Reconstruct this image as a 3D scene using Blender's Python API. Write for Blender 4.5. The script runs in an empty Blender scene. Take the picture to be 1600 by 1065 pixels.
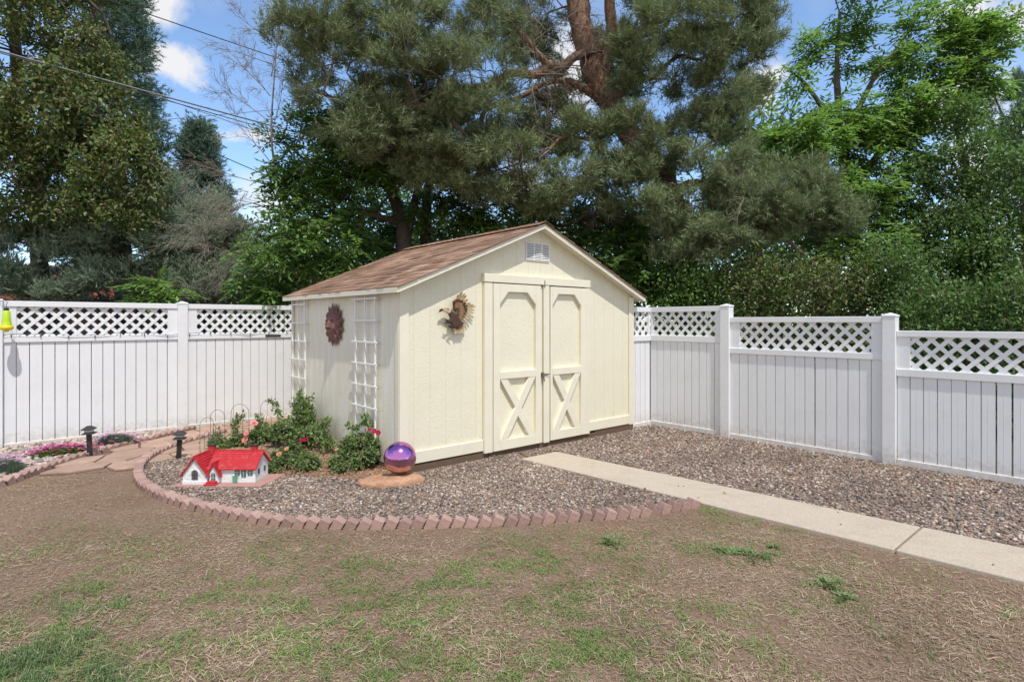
import bpy, math, random
import numpy as np
from math import radians as rad, sin, cos, pi
random.seed(7)
rng = np.random.default_rng(7)
S = bpy.context.scene
col = S.collection
# ---------------------------------------------------------------- camera
CZ = 1.58; FPX = 891.0; HY = 502.0
cam_d = bpy.data.cameras.new("camera"); cam = bpy.data.objects.new("camera", cam_d); col.objects.link(cam)
cam.location = (0, 0, CZ); cam.rotation_euler = (rad(90), 0, 0)
cam_d.sensor_width = 36; cam_d.lens = 36*FPX/1600
cam_d.shift_y = -(532.5-HY)/1600
cam_d.clip_start = .05; cam_d.clip_end = 800
S.camera = cam
# ---------------------------------------------------------------- sky, sun, exposure
D = np.array([.758, .652, 0.]); NN = np.array([.652, -.758, 0.])      # shed front direction, shed front normal
sunv = NN - .3*D + np.array([0, 0, 2.0]); sunv /= np.linalg.norm(sunv)
S.view_settings.view_transform = 'Standard'; S.view_settings.look = 'None'; S.view_settings.gamma = 1
S.view_settings.exposure = 0.78
W = bpy.data.worlds.new("World"); S.world = W; W.use_nodes = True
nt = W.node_tree; N = nt.nodes; LK = nt.links
bg = N["Background"]
sky = N.new("ShaderNodeTexSky"); sky.sky_type = 'NISHITA'; sky.sun_disc = False
sky.sun_elevation = math.asin(sunv[2]); sky.sun_rotation = math.atan2(sunv[0], sunv[1])
sky.air_density = 1.0; sky.dust_density = .4; sky.ozone_density = 2.0; sky.altitude = 1600
bg.inputs[1].default_value = .145
tc = N.new("ShaderNodeTexCoord")
nz = N.new("ShaderNodeTexNoise"); nz.inputs["Scale"].default_value = 9; nz.inputs["Detail"].default_value = 9; nz.inputs["Roughness"].default_value = .62
LK.new(tc.outputs["Generated"], nz.inputs["Vector"])
def vm(op, a, b=None):
    n = N.new("ShaderNodeVectorMath"); n.operation = op
    for k, v in ((0, a), (1, b)):
        if v is None: continue
        if isinstance(v, (tuple, list)): n.inputs[k].default_value = v
        else: LK.new(v, n.inputs[k])
    return n
def mt(op, a, b=None, clamp=False):
    n = N.new("ShaderNodeMath"); n.operation = op; n.use_clamp = clamp
    for k, v in ((0, a), (1, b)):
        if v is None: continue
        if isinstance(v, (int, float)): n.inputs[k].default_value = v
        else: LK.new(v, n.inputs[k])
    return n.outputs[0]
nzc = vm('SUBTRACT', nz.outputs["Color"], (.5, .5, .5))
nzs = vm('MULTIPLY', nzc.outputs[0], (.13, .13, .10))
dirn = vm('ADD', tc.outputs["Generated"], nzs.outputs[0]).outputs[0]
acc = None
for px, py, rx, rz, st in [(236, 98, .062, .030, .95), (222, -10, .06, .036, .9), (385, 216, .05, .016, .5), (320, 212, .04, .015, .4), (890, 120, .07, .09, .6), (815, 290, .07, .04, .5), (1500, 20, .05, .022, .7), (1575, 45, .05, .03, .7),
                           (1490, 170, .07, .045, .9), (1200, 120, .03, .06, .8), (1560, 250, .08, .06, .8), (420, 310, .06, .05, .5),
                           (2300, -300, .35, .12, .8), (-900, -100, .3, .1, .8), (900, -900, .4, .2, .7)]:
    v = np.array([(px-800)/FPX, 1, (HY-py)/FPX]); v /= np.linalg.norm(v)
    s = vm('MULTIPLY', vm('SUBTRACT', dirn, tuple(v)).outputs[0], (1/rx, 1/rx, 1/rz))
    ln = vm('LENGTH', s.outputs[0]).outputs["Value"]
    m = mt('MULTIPLY', mt('SUBTRACT', 1.05, ln, True), st)
    acc = m if acc is None else mt('MAXIMUM', acc, m)
nz2 = N.new("ShaderNodeTexNoise"); nz2.inputs["Scale"].default_value = 5; nz2.inputs["Detail"].default_value = 8
LK.new(tc.outputs["Generated"], nz2.inputs["Vector"])
sepd = N.new("ShaderNodeSeparateXYZ"); LK.new(tc.outputs["Generated"], sepd.inputs[0])
back = mt('MULTIPLY', mt('SUBTRACT', .2, sepd.outputs[1], True), .30)      # extra unseen cloud added behind the viewer to take blue out of the shade
wisp = mt('MULTIPLY', mt('SUBTRACT', mt('ADD', nz2.outputs["Fac"], back), .585, True), mt('ADD', 1.2, mt('MULTIPLY', back, 20)))
fac = mt('MINIMUM', mt('MULTIPLY', mt('ADD', mt('MULTIPLY', acc, 1.9), wisp), 1.0, True), .93)
mx = N.new("ShaderNodeMix"); mx.data_type = 'RGBA'
LK.new(fac, mx.inputs[0])
tint = N.new("ShaderNodeMix"); tint.data_type = 'RGBA'; tint.blend_type = 'MULTIPLY'; tint.inputs[0].default_value = 1
LK.new(sky.outputs[0], tint.inputs[6]); tint.inputs[7].default_value = (1.02, 1.05, 1.04, 1)
LK.new(tint.outputs[2], mx.inputs[6]); mx.inputs[7].default_value = (3.75, 3.7, 3.7, 1)
LK.new(mx.outputs[2], bg.inputs[0])
sd = bpy.data.lights.new("sun", 'SUN'); sun = bpy.data.objects.new("sun", sd); col.objects.link(sun)
sd.energy = 2.35; sd.angle = rad(.6); sd.color = (1, .95, .87)
from mathutils import Vector, Matrix, Euler
sun.rotation_euler = Vector(sunv).to_track_quat('Z', 'Y').to_euler()
sun.location = (3, -5, 12)

# ---------------------------------------------------------------- helpers
def G(px, py, z=0.):
    y = (CZ-z)*FPX/(py-HY); return np.array([(px-800)/FPX*y, y, z])
def P(px, py, y):
    return np.array([(px-800)/FPX*y, y, CZ+(HY-py)/FPX*y])
def tag(o, label=None, cat=None, group=None, kind=None):
    if label: o['label'] = label
    if cat: o['category'] = cat
    if group: o['group'] = group
    if kind: o['kind'] = kind
    return o
def empty(name, loc=(0, 0, 0), rz=0, label=None, cat=None, group=None):
    o = bpy.data.objects.new(name, None); col.objects.link(o); o.location = tuple(loc); o.rotation_euler = (0, 0, rz)
    o.empty_display_size = .1
    return tag(o, label, cat, group)
def npmesh(name, V, F, mat, parent=None, smooth=False, loc=None, matidx=None):
    """F: (n,k) array or list of such arrays"""
    me = bpy.data.meshes.new(name)
    V = np.asarray(V, dtype=np.float32)
    Fs = F if isinstance(F, list) and isinstance(F[0], np.ndarray) else [F]
    Fs = [np.asarray(f, dtype=np.int32) for f in Fs if len(f)]
    me.vertices.add(len(V)); me.vertices.foreach_set("co", V.ravel())
    nl = sum(f.size for f in Fs); npoly = sum(len(f) for f in Fs)
    me.loops.add(nl); me.loops.foreach_set("vertex_index", np.concatenate([f.ravel() for f in Fs]))
    tot = np.concatenate([np.full(len(f), f.shape[1], dtype=np.int32) for f in Fs])
    st = np.concatenate([[0], np.cumsum(tot)[:-1]]).astype(np.int32)
    me.polygons.add(npoly); me.polygons.foreach_set("loop_start", st); me.polygons.foreach_set("loop_total", tot)
    if smooth: me.polygons.foreach_set("use_smooth", np.ones(npoly, dtype=bool))
    for m in (mat if isinstance(mat, (list, tuple)) else [mat]): me.materials.append(m)
    if matidx is not None: me.polygons.foreach_set("material_index", np.asarray(matidx, dtype=np.int32))
    me.update(calc_edges=True)
    o = bpy.data.objects.new(name, me); col.objects.link(o)
    if parent: o.parent = parent
    if loc is not None: o.location = tuple(loc)
    return o
class MB:
    def __init__(s): s.v = []; s.f = []; s.sm = False
    def add(s, vs, fs):
        n = len(s.v); s.v += [tuple(map(float, p)) for p in vs]; s.f += [tuple(i+n for i in f) for f in fs]; return s
    def box(s, a, b, M=None):
        x0, y0, z0 = a; x1, y1, z1 = b
        vs = [(x0, y0, z0), (x1, y0, z0), (x1, y1, z0), (x0, y1, z0), (x0, y0, z1), (x1, y0, z1), (x1, y1, z1), (x0, y1, z1)]
        if M is not None: vs = [tuple(M @ Vector(v)) for v in vs]
        return s.add(vs, [(3, 2, 1, 0), (4, 5, 6, 7), (0, 1, 5, 4), (1, 2, 6, 5), (2, 3, 7, 6), (3, 0, 4, 7)])
    def prism(s, poly, y0, y1, M=None):
        """poly in (x,z), extruded along y"""
        n = len(poly)
        vs = [(x, y0, z) for x, z in poly]+[(x, y1, z) for x, z in poly]
        if M is not None: vs = [tuple(M @ Vector(v)) for v in vs]
        fs = [tuple(range(n)), tuple(range(2*n-1, n-1, -1))]+[((i+1) % n, i, i+n, (i+1) % n+n) for i in range(n)]
        return s.add(vs, fs)
    def slab(s, poly, z0, z1):
        n = len(poly)
        vs = [(p[0], p[1], z0) for p in poly]+[(p[0], p[1], z1) for p in poly]
        return s.add(vs, [tuple(range(n-1, -1, -1)), tuple(range(n, 2*n))]+[(i, (i+1) % n, (i+1) % n+n, i+n) for i in range(n)])
    def tube(s, pts, r, n=8, cap=True):
        pts = [Vector(p) for p in pts]; rs = r if isinstance(r, (list, tuple)) else [r]*len(pts)
        base = len(s.v); up = None
        for i, p in enumerate(pts):
            t = (pts[min(i+1, len(pts)-1)]-pts[max(i-1, 0)]).normalized()
            if up is None: up = t.orthogonal().normalized()
            up = (up-t*up.dot(t)); up = up.normalized() if up.length > 1e-6 else t.orthogonal().normalized()
            w = t.cross(up)
            for k in range(n):
                a = 2*pi*k/n; q = p+(up*cos(a)+w*sin(a))*rs[i]; s.v.append(tuple(q))
        for i in range(len(pts)-1):
            for k in range(n):
                a = base+i*n+k; b = base+i*n+(k+1) % n; s.f.append((a, b, b+n, a+n))
        if cap:
            s.f.append(tuple(base+k for k in range(n-1, -1, -1))); e = base+(len(pts)-1)*n; s.f.append(tuple(e+k for k in range(n)))
        return s
    def lathe(s, prof, n=24, c=(0, 0, 0)):
        base = len(s.v)
        for r, z in prof:
            for k in range(n): s.v.append((c[0]+r*cos(2*pi*k/n), c[1]+r*sin(2*pi*k/n), c[2]+z))
        for i in range(len(prof)-1):
            for k in range(n):
                a = base+i*n+k; b = base+i*n+(k+1) % n; s.f.append((a, b, b+n, a+n))
        s.f.append(tuple(base+k for k in range(n-1, -1, -1))); e = base+(len(prof)-1)*n; s.f.append(tuple(e+k for k in range(n)))
        return s
    def build(s, name, mat, parent=None, bevel=0, smooth=False, loc=None, rz=None, seg=1):
        me = bpy.data.meshes.new(name); me.from_pydata(s.v, [], s.f); me.materials.append(mat)
        if smooth: me.polygons.foreach_set("use_smooth", [True]*len(me.polygons))
        me.update()
        o = bpy.data.objects.new(name, me); col.objects.link(o)
        if parent: o.parent = parent
        if loc is not None: o.location = tuple(loc)
        if rz is not None: o.rotation_euler = (0, 0, rz)
        if bevel:
            m = o.modifiers.new("bevel", 'BEVEL'); m.width = bevel; m.segments = seg; m.limit_method = 'ANGLE'; m.angle_limit = rad(35)
        return o
def copy_tree(o, parent=None):
    c = o.copy(); col.objects.link(c)
    if parent: c.parent = parent
    for ch in list(o.children): copy_tree(ch, c)
    return c
# ---- materials
def newmat(name):
    m = bpy.data.materials.new(name); m.use_nodes = True; return m, m.node_tree.nodes, m.node_tree.links
def mat(name, c, rough=.6, c2=None, scale=8, bump=0, bscale=60, metal=0, spec=.4, detail=6, island=0, objrand=0, coat=0, stretch=None, dirt=None, dirt_scale=2., dirt_amt=.5, bdist=.01):
    m, n, l = newmat(name); b = n["Principled BSDF"]
    b.inputs["Roughness"].default_value = rough; b.inputs["Metallic"].default_value = metal; b.inputs["Specular IOR Level"].default_value = spec
    if coat: b.inputs["Coat Weight"].default_value = coat
    tc = n.new("ShaderNodeTexCoord"); vec = tc.outputs["Object"]
    if stretch:
        mp = n.new("ShaderNodeMapping"); mp.inputs["Scale"].default_value = stretch; l.new(vec, mp.inputs[0]); vec = mp.outputs[0]
    src = None
    if c2 is not None:
        t = n.new("ShaderNodeTexNoise"); t.inputs["Scale"].default_value = scale; t.inputs["Detail"].default_value = detail; t.inputs["Roughness"].default_value = .65
        l.new(vec, t.inputs["Vector"])
        r = n.new("ShaderNodeValToRGB"); r.color_ramp.elements[0].position = .35; r.color_ramp.elements[1].position = .65
        r.color_ramp.elements[0].color = (*c, 1); r.color_ramp.elements[1].color = (*c2, 1)
        l.new(t.outputs["Fac"], r.inputs[0]); src = r.outputs[0]
    if dirt is not None:
        t = n.new("ShaderNodeTexNoise"); t.inputs["Scale"].default_value = dirt_scale; t.inputs["Detail"].default_value = 8; t.inputs["Roughness"].default_value = .7
        l.new(vec, t.inputs["Vector"])
        mr = n.new("ShaderNodeMapRange"); mr.inputs[1].default_value = .5; mr.inputs[2].default_value = .75; mr.inputs[4].default_value = dirt_amt
        l.new(t.outputs["Fac"], mr.inputs[0])
        x = n.new("ShaderNodeMix"); x.data_type = 'RGBA'; l.new(mr.outputs[0], x.inputs[0])
        if src is None: x.inputs[6].default_value = (*c, 1)
        else: l.new(src, x.inputs[6])
        x.inputs[7].default_value = (*dirt, 1); src = x.outputs[2]
    if island or objrand:
        if island: g = n.new("ShaderNodeNewGeometry"); o_ = g.outputs["Random Per Island"]
        else: g = n.new("ShaderNodeObjectInfo"); o_ = g.outputs["Random"]
        a = island or objrand
        mr = n.new("ShaderNodeMapRange"); mr.inputs[3].default_value = 1-a; mr.inputs[4].default_value = 1+a; l.new(o_, mr.inputs[0])
        h = n.new("ShaderNodeHueSaturation"); l.new(mr.outputs[0], h.inputs["Value"])
        if src is None: h.inputs["Color"].default_value = (*c, 1)
        else: l.new(src, h.inputs["Color"])
        src = h.outputs[0]
    if src is None: b.inputs["Base Color"].default_value = (*c, 1)
    else: l.new(src, b.inputs["Base Color"])
    if bump:
        t = n.new("ShaderNodeTexNoise"); t.inputs["Scale"].default_value = bscale; t.inputs["Detail"].default_value = 5
        l.new(vec, t.inputs["Vector"])
        bm = n.new("ShaderNodeBump"); bm.inputs["Strength"].default_value = bump; bm.inputs["Distance"].default_value = bdist
        l.new(t.outputs["Fac"], bm.inputs["Height"]); l.new(bm.outputs[0], b.inputs["Normal"])
    return m
def ramp_mat(name, cols, rough=.7, trans=0., spec=.3, src='island', bump=0):
    """colour picked per loose piece from a ramp; optional leaf translucency"""
    m, n, l = newmat(name); b = n["Principled BSDF"]; out = n["Material Output"]
    b.inputs["Roughness"].default_value = rough; b.inputs["Specular IOR Level"].default_value = spec
    g = n.new("ShaderNodeNewGeometry"); r = n.new("ShaderNodeValToRGB"); e = r.color_ramp.elements
    while len(e) < len(cols): e.new(.5)
    for i, c in enumerate(cols): e[i].position = i/(len(cols)-1); e[i].color = (*c, 1)
    l.new(g.outputs["Random Per Island"], r.inputs[0])
    # large clump-to-clump variation of the plant's own colour
    tcx = n.new("ShaderNodeTexCoord"); t = n.new("ShaderNodeTexNoise"); t.inputs["Scale"].default_value = 1.3; t.inputs["Detail"].default_value = 3
    l.new(tcx.outputs["Object"], t.inputs["Vector"])
    mr = n.new("ShaderNodeMapRange"); mr.inputs[1].default_value = .3; mr.inputs[2].default_value = .7; mr.inputs[3].default_value = .8; mr.inputs[4].default_value = 1.25
    l.new(t.outputs["Fac"], mr.inputs[0])
    h = n.new("ShaderNodeHueSaturation"); l.new(mr.outputs[0], h.inputs["Value"]); l.new(r.outputs[0], h.inputs["Color"])
    l.new(h.outputs[0], b.inputs["Base Color"])
    if trans:
        tr = n.new("ShaderNodeBsdfTranslucent"); x = n.new("ShaderNodeMixShader"); x.inputs[0].default_value = trans
        hh = n.new("ShaderNodeHueSaturation"); hh.inputs["Saturation"].default_value = 1.15; hh.inputs["Value"].default_value = 1.5; l.new(h.outputs[0], hh.inputs["Color"])
        l.new(hh.outputs[0], tr.inputs[0]); l.new(b.outputs[0], x.inputs[1]); l.new(tr.outputs[0], x.inputs[2]); l.new(x.outputs[0], out.inputs[0])
    return m
M = {}
M['vinyl'] = mat('white_vinyl', (.765, .78, .805), .42, c2=(.73, .745, .77), scale=3, bump=.05, bscale=8, dirt=(.55, .53, .48), dirt_scale=3.5, dirt_amt=.22)
def splash(m, colr=(.42, .34, .26), h=.30, amt=.55):
    n, l = m.node_tree.nodes, m.node_tree.links; b = n["Principled BSDF"]; tc = n.new("ShaderNodeTexCoord"); sp = n.new("ShaderNodeSeparateXYZ"); l.new(tc.outputs["Object"], sp.inputs[0])
    mr = n.new("ShaderNodeMapRange"); mr.inputs[1].default_value = h; mr.inputs[2].default_value = 0; mr.inputs[4].default_value = .42; l.new(sp.outputs[2], mr.inputs[0])
    t = n.new("ShaderNodeTexNoise"); t.inputs["Scale"].default_value = 16; t.inputs["Detail"].default_value = 9; t.inputs["Roughness"].default_value = .75; l.new(tc.outputs["Object"], t.inputs["Vector"])
    ad = n.new("ShaderNodeMath"); ad.operation = 'ADD'; l.new(mr.outputs[0], ad.inputs[0]); l.new(t.outputs["Fac"], ad.inputs[1])
    m2 = n.new("ShaderNodeMapRange"); m2.inputs[1].default_value = .62; m2.inputs[2].default_value = .95; m2.inputs[4].default_value = amt; l.new(ad.outputs[0], m2.inputs[0])
    src = b.inputs["Base Color"].links[0].from_socket; x = n.new("ShaderNodeMix"); x.data_type = 'RGBA'; l.new(m2.outputs[0], x.inputs[0]); l.new(src, x.inputs[6]); x.inputs[7].default_value = (*colr, 1); l.new(x.outputs[2], b.inputs["Base Color"])
splash(M['vinyl'])
M['cream'] = mat('cream_paint', (.775, .735, .60), .6, c2=(.745, .705, .57), scale=5, bump=.25, bscale=45, bdist=.004, dirt=(.6, .57, .43), dirt_scale=4, dirt_amt=.25)
M['brown'] = mat('brown_beam', (.115, .072, .05), .75, c2=(.15, .1, .07), scale=14, bump=.3, bscale=60, stretch=(1, 4, 6))
M['dark'] = mat('dark_void', (.03, .025, .02), .9)
M['black'] = mat('black_metal', (.018, .019, .021), .5, c2=(.035, .035, .036), scale=20, spec=.4, bump=.1)
M['wire'] = mat('garden_wire', (.07, .12, .10), .5, metal=.2)
M['cable'] = mat('black_cable', (.03, .03, .035), .6)
M['cable2'] = mat('grey_cable', (.17, .18, .19), .5)
M['concrete'] = mat('concrete', (.38, .32, .25), .9, c2=(.56, .485, .39), scale=120, bump=.5, bscale=220, dirt=(.32, .26, .20), dirt_scale=4, dirt_amt=.5, spec=.2, bdist=.004)
M['brick'] = mat('edging_brick', (.32, .205, .175), .9, c2=(.40, .27, .235), scale=25, bump=.5, bscale=180, objrand=.2, spec=.2, dirt=(.20, .16, .125), dirt_scale=9, dirt_amt=.85, bdist=.006)
M['flag'] = mat('flagstone', (.34, .225, .17), .85, c2=(.43, .30, .235), scale=5, bump=.5, bscale=35, island=.12, spec=.2)
M['sand'] = mat('path_sand', (.16, .10, .075), .95, c2=(.24, .16, .12), scale=30, bump=.4)
M['sandstone'] = mat('sandstone', (.36, .19, .115), .9, c2=(.50, .30, .19), scale=9, bump=1., bscale=18, bdist=.03, dirt=(.3, .14, .08), dirt_scale=14, dirt_amt=.5)
M['bark'] = mat('grey_brown_bark', (.10, .078, .06), .9, c2=(.19, .155, .125), scale=14, bump=.8, bscale=35, stretch=(3, 3, 1), bdist=.03)
M['pinebark'] = mat('red_pine_bark', (.13, .065, .042), .9, c2=(.36, .23, .16), scale=7, bump=1., bscale=22, stretch=(2.5, 2.5, 1), bdist=.04)
M['twig'] = mat('twig_bark', (.09, .075, .058), .9, c2=(.15, .125, .10), scale=10)
M['pinetwig'] = mat('pine_twig', (.15, .105, .075), .9, c2=(.25, .19, .145), scale=10)
M['deadwood'] = mat('dead_wood', (.22, .18, .15), .9, c2=(.32, .275, .235), scale=20)
M['white'] = mat('white_paint', (.8, .8, .79), .5, c2=(.74, .74, .73), scale=20)

# ---------------------------------------------------------------- vegetation machinery
def unit(a): return a/np.maximum(np.linalg.norm(a, axis=-1, keepdims=True), 1e-9)
def rdir(n): return unit(rng.normal(size=(n, 3)))
def leaf_quads(p, u, s, L, Wd, bend=.15):
    """diamond leaves: p base, u direction, s side; returns V,F"""
    n = len(p); L = np.broadcast_to(np.asarray(L, float), (n,))[:, None]; Wd = np.broadcast_to(np.asarray(Wd, float), (n,))[:, None]
    s = unit(s-u*np.sum(u*s, 1, keepdims=True)); nr = np.cross(u, s)
    V = np.empty((n, 4, 3)); V[:, 0] = p; V[:, 1] = p+u*L*.45+s*Wd*.5+nr*L*bend; V[:, 2] = p+u*L-nr*L*bend*.3; V[:, 3] = p+u*L*.45-s*Wd*.5+nr*L*bend
    return V.reshape(-1, 3), np.arange(4*n).reshape(n, 4)
def blades(p, u, s, L, Wd):
    """thin triangles"""
    n = len(p); L = np.broadcast_to(np.asarray(L, float), (n,))[:, None]; Wd = np.broadcast_to(np.asarray(Wd, float), (n,))[:, None]
    s = unit(s-u*np.sum(u*s, 1, keepdims=True))
    V = np.empty((n, 3, 3)); V[:, 0] = p-s*Wd*.5; V[:, 1] = p+s*Wd*.5; V[:, 2] = p+u*L
    return V.reshape(-1, 3), np.arange(3*n).reshape(n, 3)
def noise2(x, y, s, seed=0):
    """smooth value noise, numpy"""
    x = np.asarray(x)/s; y = np.asarray(y)/s; xi = np.floor(x).astype(int); yi = np.floor(y).astype(int); fx = x-xi; fy = y-yi
    fx = fx*fx*(3-2*fx); fy = fy*fy*(3-2*fy)
    def h(a, b):
        n = (a*374761393+b*668265263+seed*974711) & 0x7fffffff; n = ((n ^ (n >> 13))*1274126177) & 0x7fffffff
        return ((n ^ (n >> 16)) & 0xffff)/65535.
    return (h(xi, yi)*(1-fx)+h(xi+1, yi)*fx)*(1-fy)+(h(xi, yi+1)*(1-fx)+h(xi+1, yi+1)*fx)*fy
def holes(T, s=.75, th=.40, seed=5):
    n = noise2(T[:, 0]+T[:, 2]*.37, T[:, 1]+T[:, 2]*.61, s, seed)*.35+noise2(T[:, 0]*.8+T[:, 1]*.5, T[:, 2]*1.25, s*.8, seed+3)*.65
    return n > th
def lobes(specs, n, shell=.35):
    """points in ellipsoids: specs (x,y,z,rx,ry,rz,w)"""
    sp = np.array([s[:6] for s in specs], float); w = np.array([(s[6] if len(s) > 6 else 1)*s[3]*s[4]*s[5] for s in specs]); w = w**.75; w /= w.sum()
    k = rng.choice(len(sp), size=n, p=w); r = rng.random(n)**(shell)
    return sp[k, :3]+rdir(n)*r[:, None]*sp[k, 3:6]
def plobe(px, py, y, rpx, rpy, ry, w=1):
    """lobe given by its direction and distance from the viewpoint"""
    c = P(px, py, y); return (c[0], y, c[2], rpx/FPX*y, ry, rpy/FPX*y, w)
def skeleton(limbs, targets, step=.3, sag=.08, pull=.35):
    """limbs: polylines [(xyz,r)...]; every target is joined to the nearest branch. returns nodes, parent, radius, tips"""
    pos = []; par = []; rad_ = []
    for ln in limbs:
        prev = -1
        if len(ln) and pos:
            d0 = np.linalg.norm(np.array(pos)-np.array(ln[0][0]), axis=1); prev = int(np.argmin(d0)) if d0.min() < .6 else -1
        for i, (p, r) in enumerate(ln):
            p = np.array(p, float)
            if i and True:
                a = np.array(ln[i-1][0], float); k = max(1, int(np.linalg.norm(p-a)/step))
                for j in range(1, k+1):
                    f = j/k; q = a+(p-a)*f+(rng.normal(size=3)*.02 if j < k else 0)
                    pos.append(q); par.append(prev); rad_.append(ln[i-1][1]+(r-ln[i-1][1])*f); prev = len(pos)-1
            else:
                pos.append(p); par.append(prev); rad_.append(r); prev = len(pos)-1
    n0 = len(pos); root = np.array(pos[0])
    cap = n0+len(targets)*14; PA = np.zeros((cap, 3)); PA[:n0] = pos; n = n0; par = list(par)
    dep = np.zeros(cap); 
    d0 = np.min(np.linalg.norm(targets[:, None]-PA[None, :n0], axis=2), axis=1)
    tips = []; tdir = []
    for ti in np.argsort(d0):
        t = targets[ti]; v = PA[:n]-t; dd = np.linalg.norm(v, axis=1)
        cost = dd+pull*np.maximum(0, v[:, 2])*1.0+.12*dep[:n]
        j = int(np.argmin(cost)); L = dd[j]; k = max(1, int(L/step)); k = min(k, 12); a = PA[j].copy(); prev = j
        mid = rng.normal(size=3)*.09*L; mid[2] -= sag*L*(rng.random()-.2)
        for q in range(1, k+1):
            f = q/k; pt = a+(t-a)*f+mid*4*f*(1-f); PA[n] = pt; dep[n] = dep[prev]+L/k; par.append(prev); prev = n; n += 1
        tips.append(prev)
    PA = PA[:n]; par = np.array(par); cnt = np.zeros(n); cnt[tips] = 1
    for i in range(n-1, n0-1, -1): cnt[par[i]] += cnt[i]
    R = np.zeros(n); R[:n0] = rad_; R[n0:] = cnt[n0:]
    return PA, par, R, n0, np.array(tips)
def seg_tubes(A, B, ra, rb, n=5):
    k = len(A); u = unit(B-A); ref = np.where(np.abs(u[:, 2:3]) < .9, np.array([[0, 0, 1.]]), np.array([[1., 0, 0]]))
    s = unit(np.cross(u, ref)); w = np.cross(u, s); ang = np.arange(n)*2*pi/n
    ring = s[:, None]*np.cos(ang)[None, :, None]+w[:, None]*np.sin(ang)[None, :, None]
    V = np.concatenate([A[:, None]+ring*ra[:, None, None], B[:, None]+ring*rb[:, None, None]], 1)
    i = np.arange(n); j = (i+1) % n; f = np.stack([i, j, j+n, i+n], 1)
    F = (np.arange(k)[:, None, None]*2*n+f[None]).reshape(-1, 4)
    return V.reshape(-1, 3), F
def smooth_limb(ln, k=5):
    if len(ln) < 3: return ln
    q = np.array([[*p, r] for p, r in ln], float); q = np.vstack([2*q[0]-q[1], q, 2*q[-1]-q[-2]]); out = []
    for i in range(1, len(q)-2):
        p0, p1, p2, p3 = q[i-1:i+3]
        for j in range(k):
            t = j/k; out.append(.5*((2*p1)+(-p0+p2)*t+(2*p0-5*p1+4*p2-p3)*t*t+(-p0+3*p1-3*p2+p3)*t**3))
    out.append(q[-2]); rr = max(.002, min(r for p, r in ln)*.8)
    return [(tuple(o[:3]+(rng.normal(size=3)*o[3]*.10 if 0 < n < len(out)-1 else 0)), max(o[3], rr)) for n, o in enumerate(out)]
def wood(sk, twig=.006, expo=.45, n=6, maxr=.2, only=False):
    PA, par, R, n0, tips = sk; r = R.copy(); r[n0:] = np.minimum(twig*np.maximum(R[n0:], 1)**expo, maxr)
    ok = np.where(par >= 0)[0]
    if only: ok = ok[ok >= n0]
    pr = r[par[ok]].copy()
    thin = ok >= n0; pr[thin] = np.minimum(pr[thin], r[ok][thin]*1.25)
    return seg_tubes(PA[par[ok]], PA[ok], pr, r[ok], n)
def outer_points(sk, n, maxcnt=3, jitter=.05):
    """random spots on the outer twigs, with outward direction"""
    PA, par, R, n0, tips = sk; idx = np.arange(n0, len(PA)); idx = idx[R[n0:] <= maxcnt]
    k = rng.choice(idx, size=n); f = rng.random(n)[:, None]; a = PA[par[k]]; b = PA[k]
    return a+(b-a)*f+rng.normal(size=(n, 3))*jitter, unit(b-a)
def merge(parts):
    Vs = []; Fs = {}; o = 0
    for V, F in parts:
        for f in (F if isinstance(F, list) else [F]): Fs.setdefault(f.shape[1], []).append(f+o)
        Vs.append(V); o += len(V)
    return np.concatenate(Vs), [np.concatenate(f) for f in Fs.values()]
def simple_leaves(sk, n, L=.08, W_=.045, maxcnt=3, jit=.08, droop=.3):
    p, d = outer_points(sk, n, maxcnt, jit); u = unit(d*.5+rdir(n)*.8+np.array([0, 0, -droop])); s = unit(rdir(n)*.6+np.array([[.7, .3, 0]]))
    sz = rng.uniform(.6, 1.25, n); return leaf_quads(p, u, s, L*sz, W_*sz)
def compound_leaves(sk, n, pairs=4, L=.1, W_=.035, rach=.3, maxcnt=3, jit=.05):
    p, d = outer_points(sk, n, maxcnt, jit); u = rdir(n); u[:, 2] *= .45; u = unit(u+d*.5); s = unit(np.cross(u, np.array([[0, 0, 1.]]))+rdir(n)*.2)
    out = []; sz = rng.uniform(.65, 1.2, n)
    for k in range(pairs+1):
        f = (k+.6)/(pairs+.6); q = p+u*(rach*f*sz)[:, None]+np.array([0, 0, -1.])*(rach*.35*f*f*sz)[:, None]
        for sg in ((-1, 1) if k < pairs else (0,)):
            du = unit(u*(.75 if sg else 1)+s*sg*.85+np.array([[0, 0, -.38]])+rng.normal(size=(n, 3))*.12)
            out.append(leaf_quads(q, du, np.cross(du, np.array([[0, 0, 1.]]))+rng.normal(size=(n, 3))*.25, L*sz*rng.uniform(.8, 1.15, n), W_*sz, .08))
    return merge(out)
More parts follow.
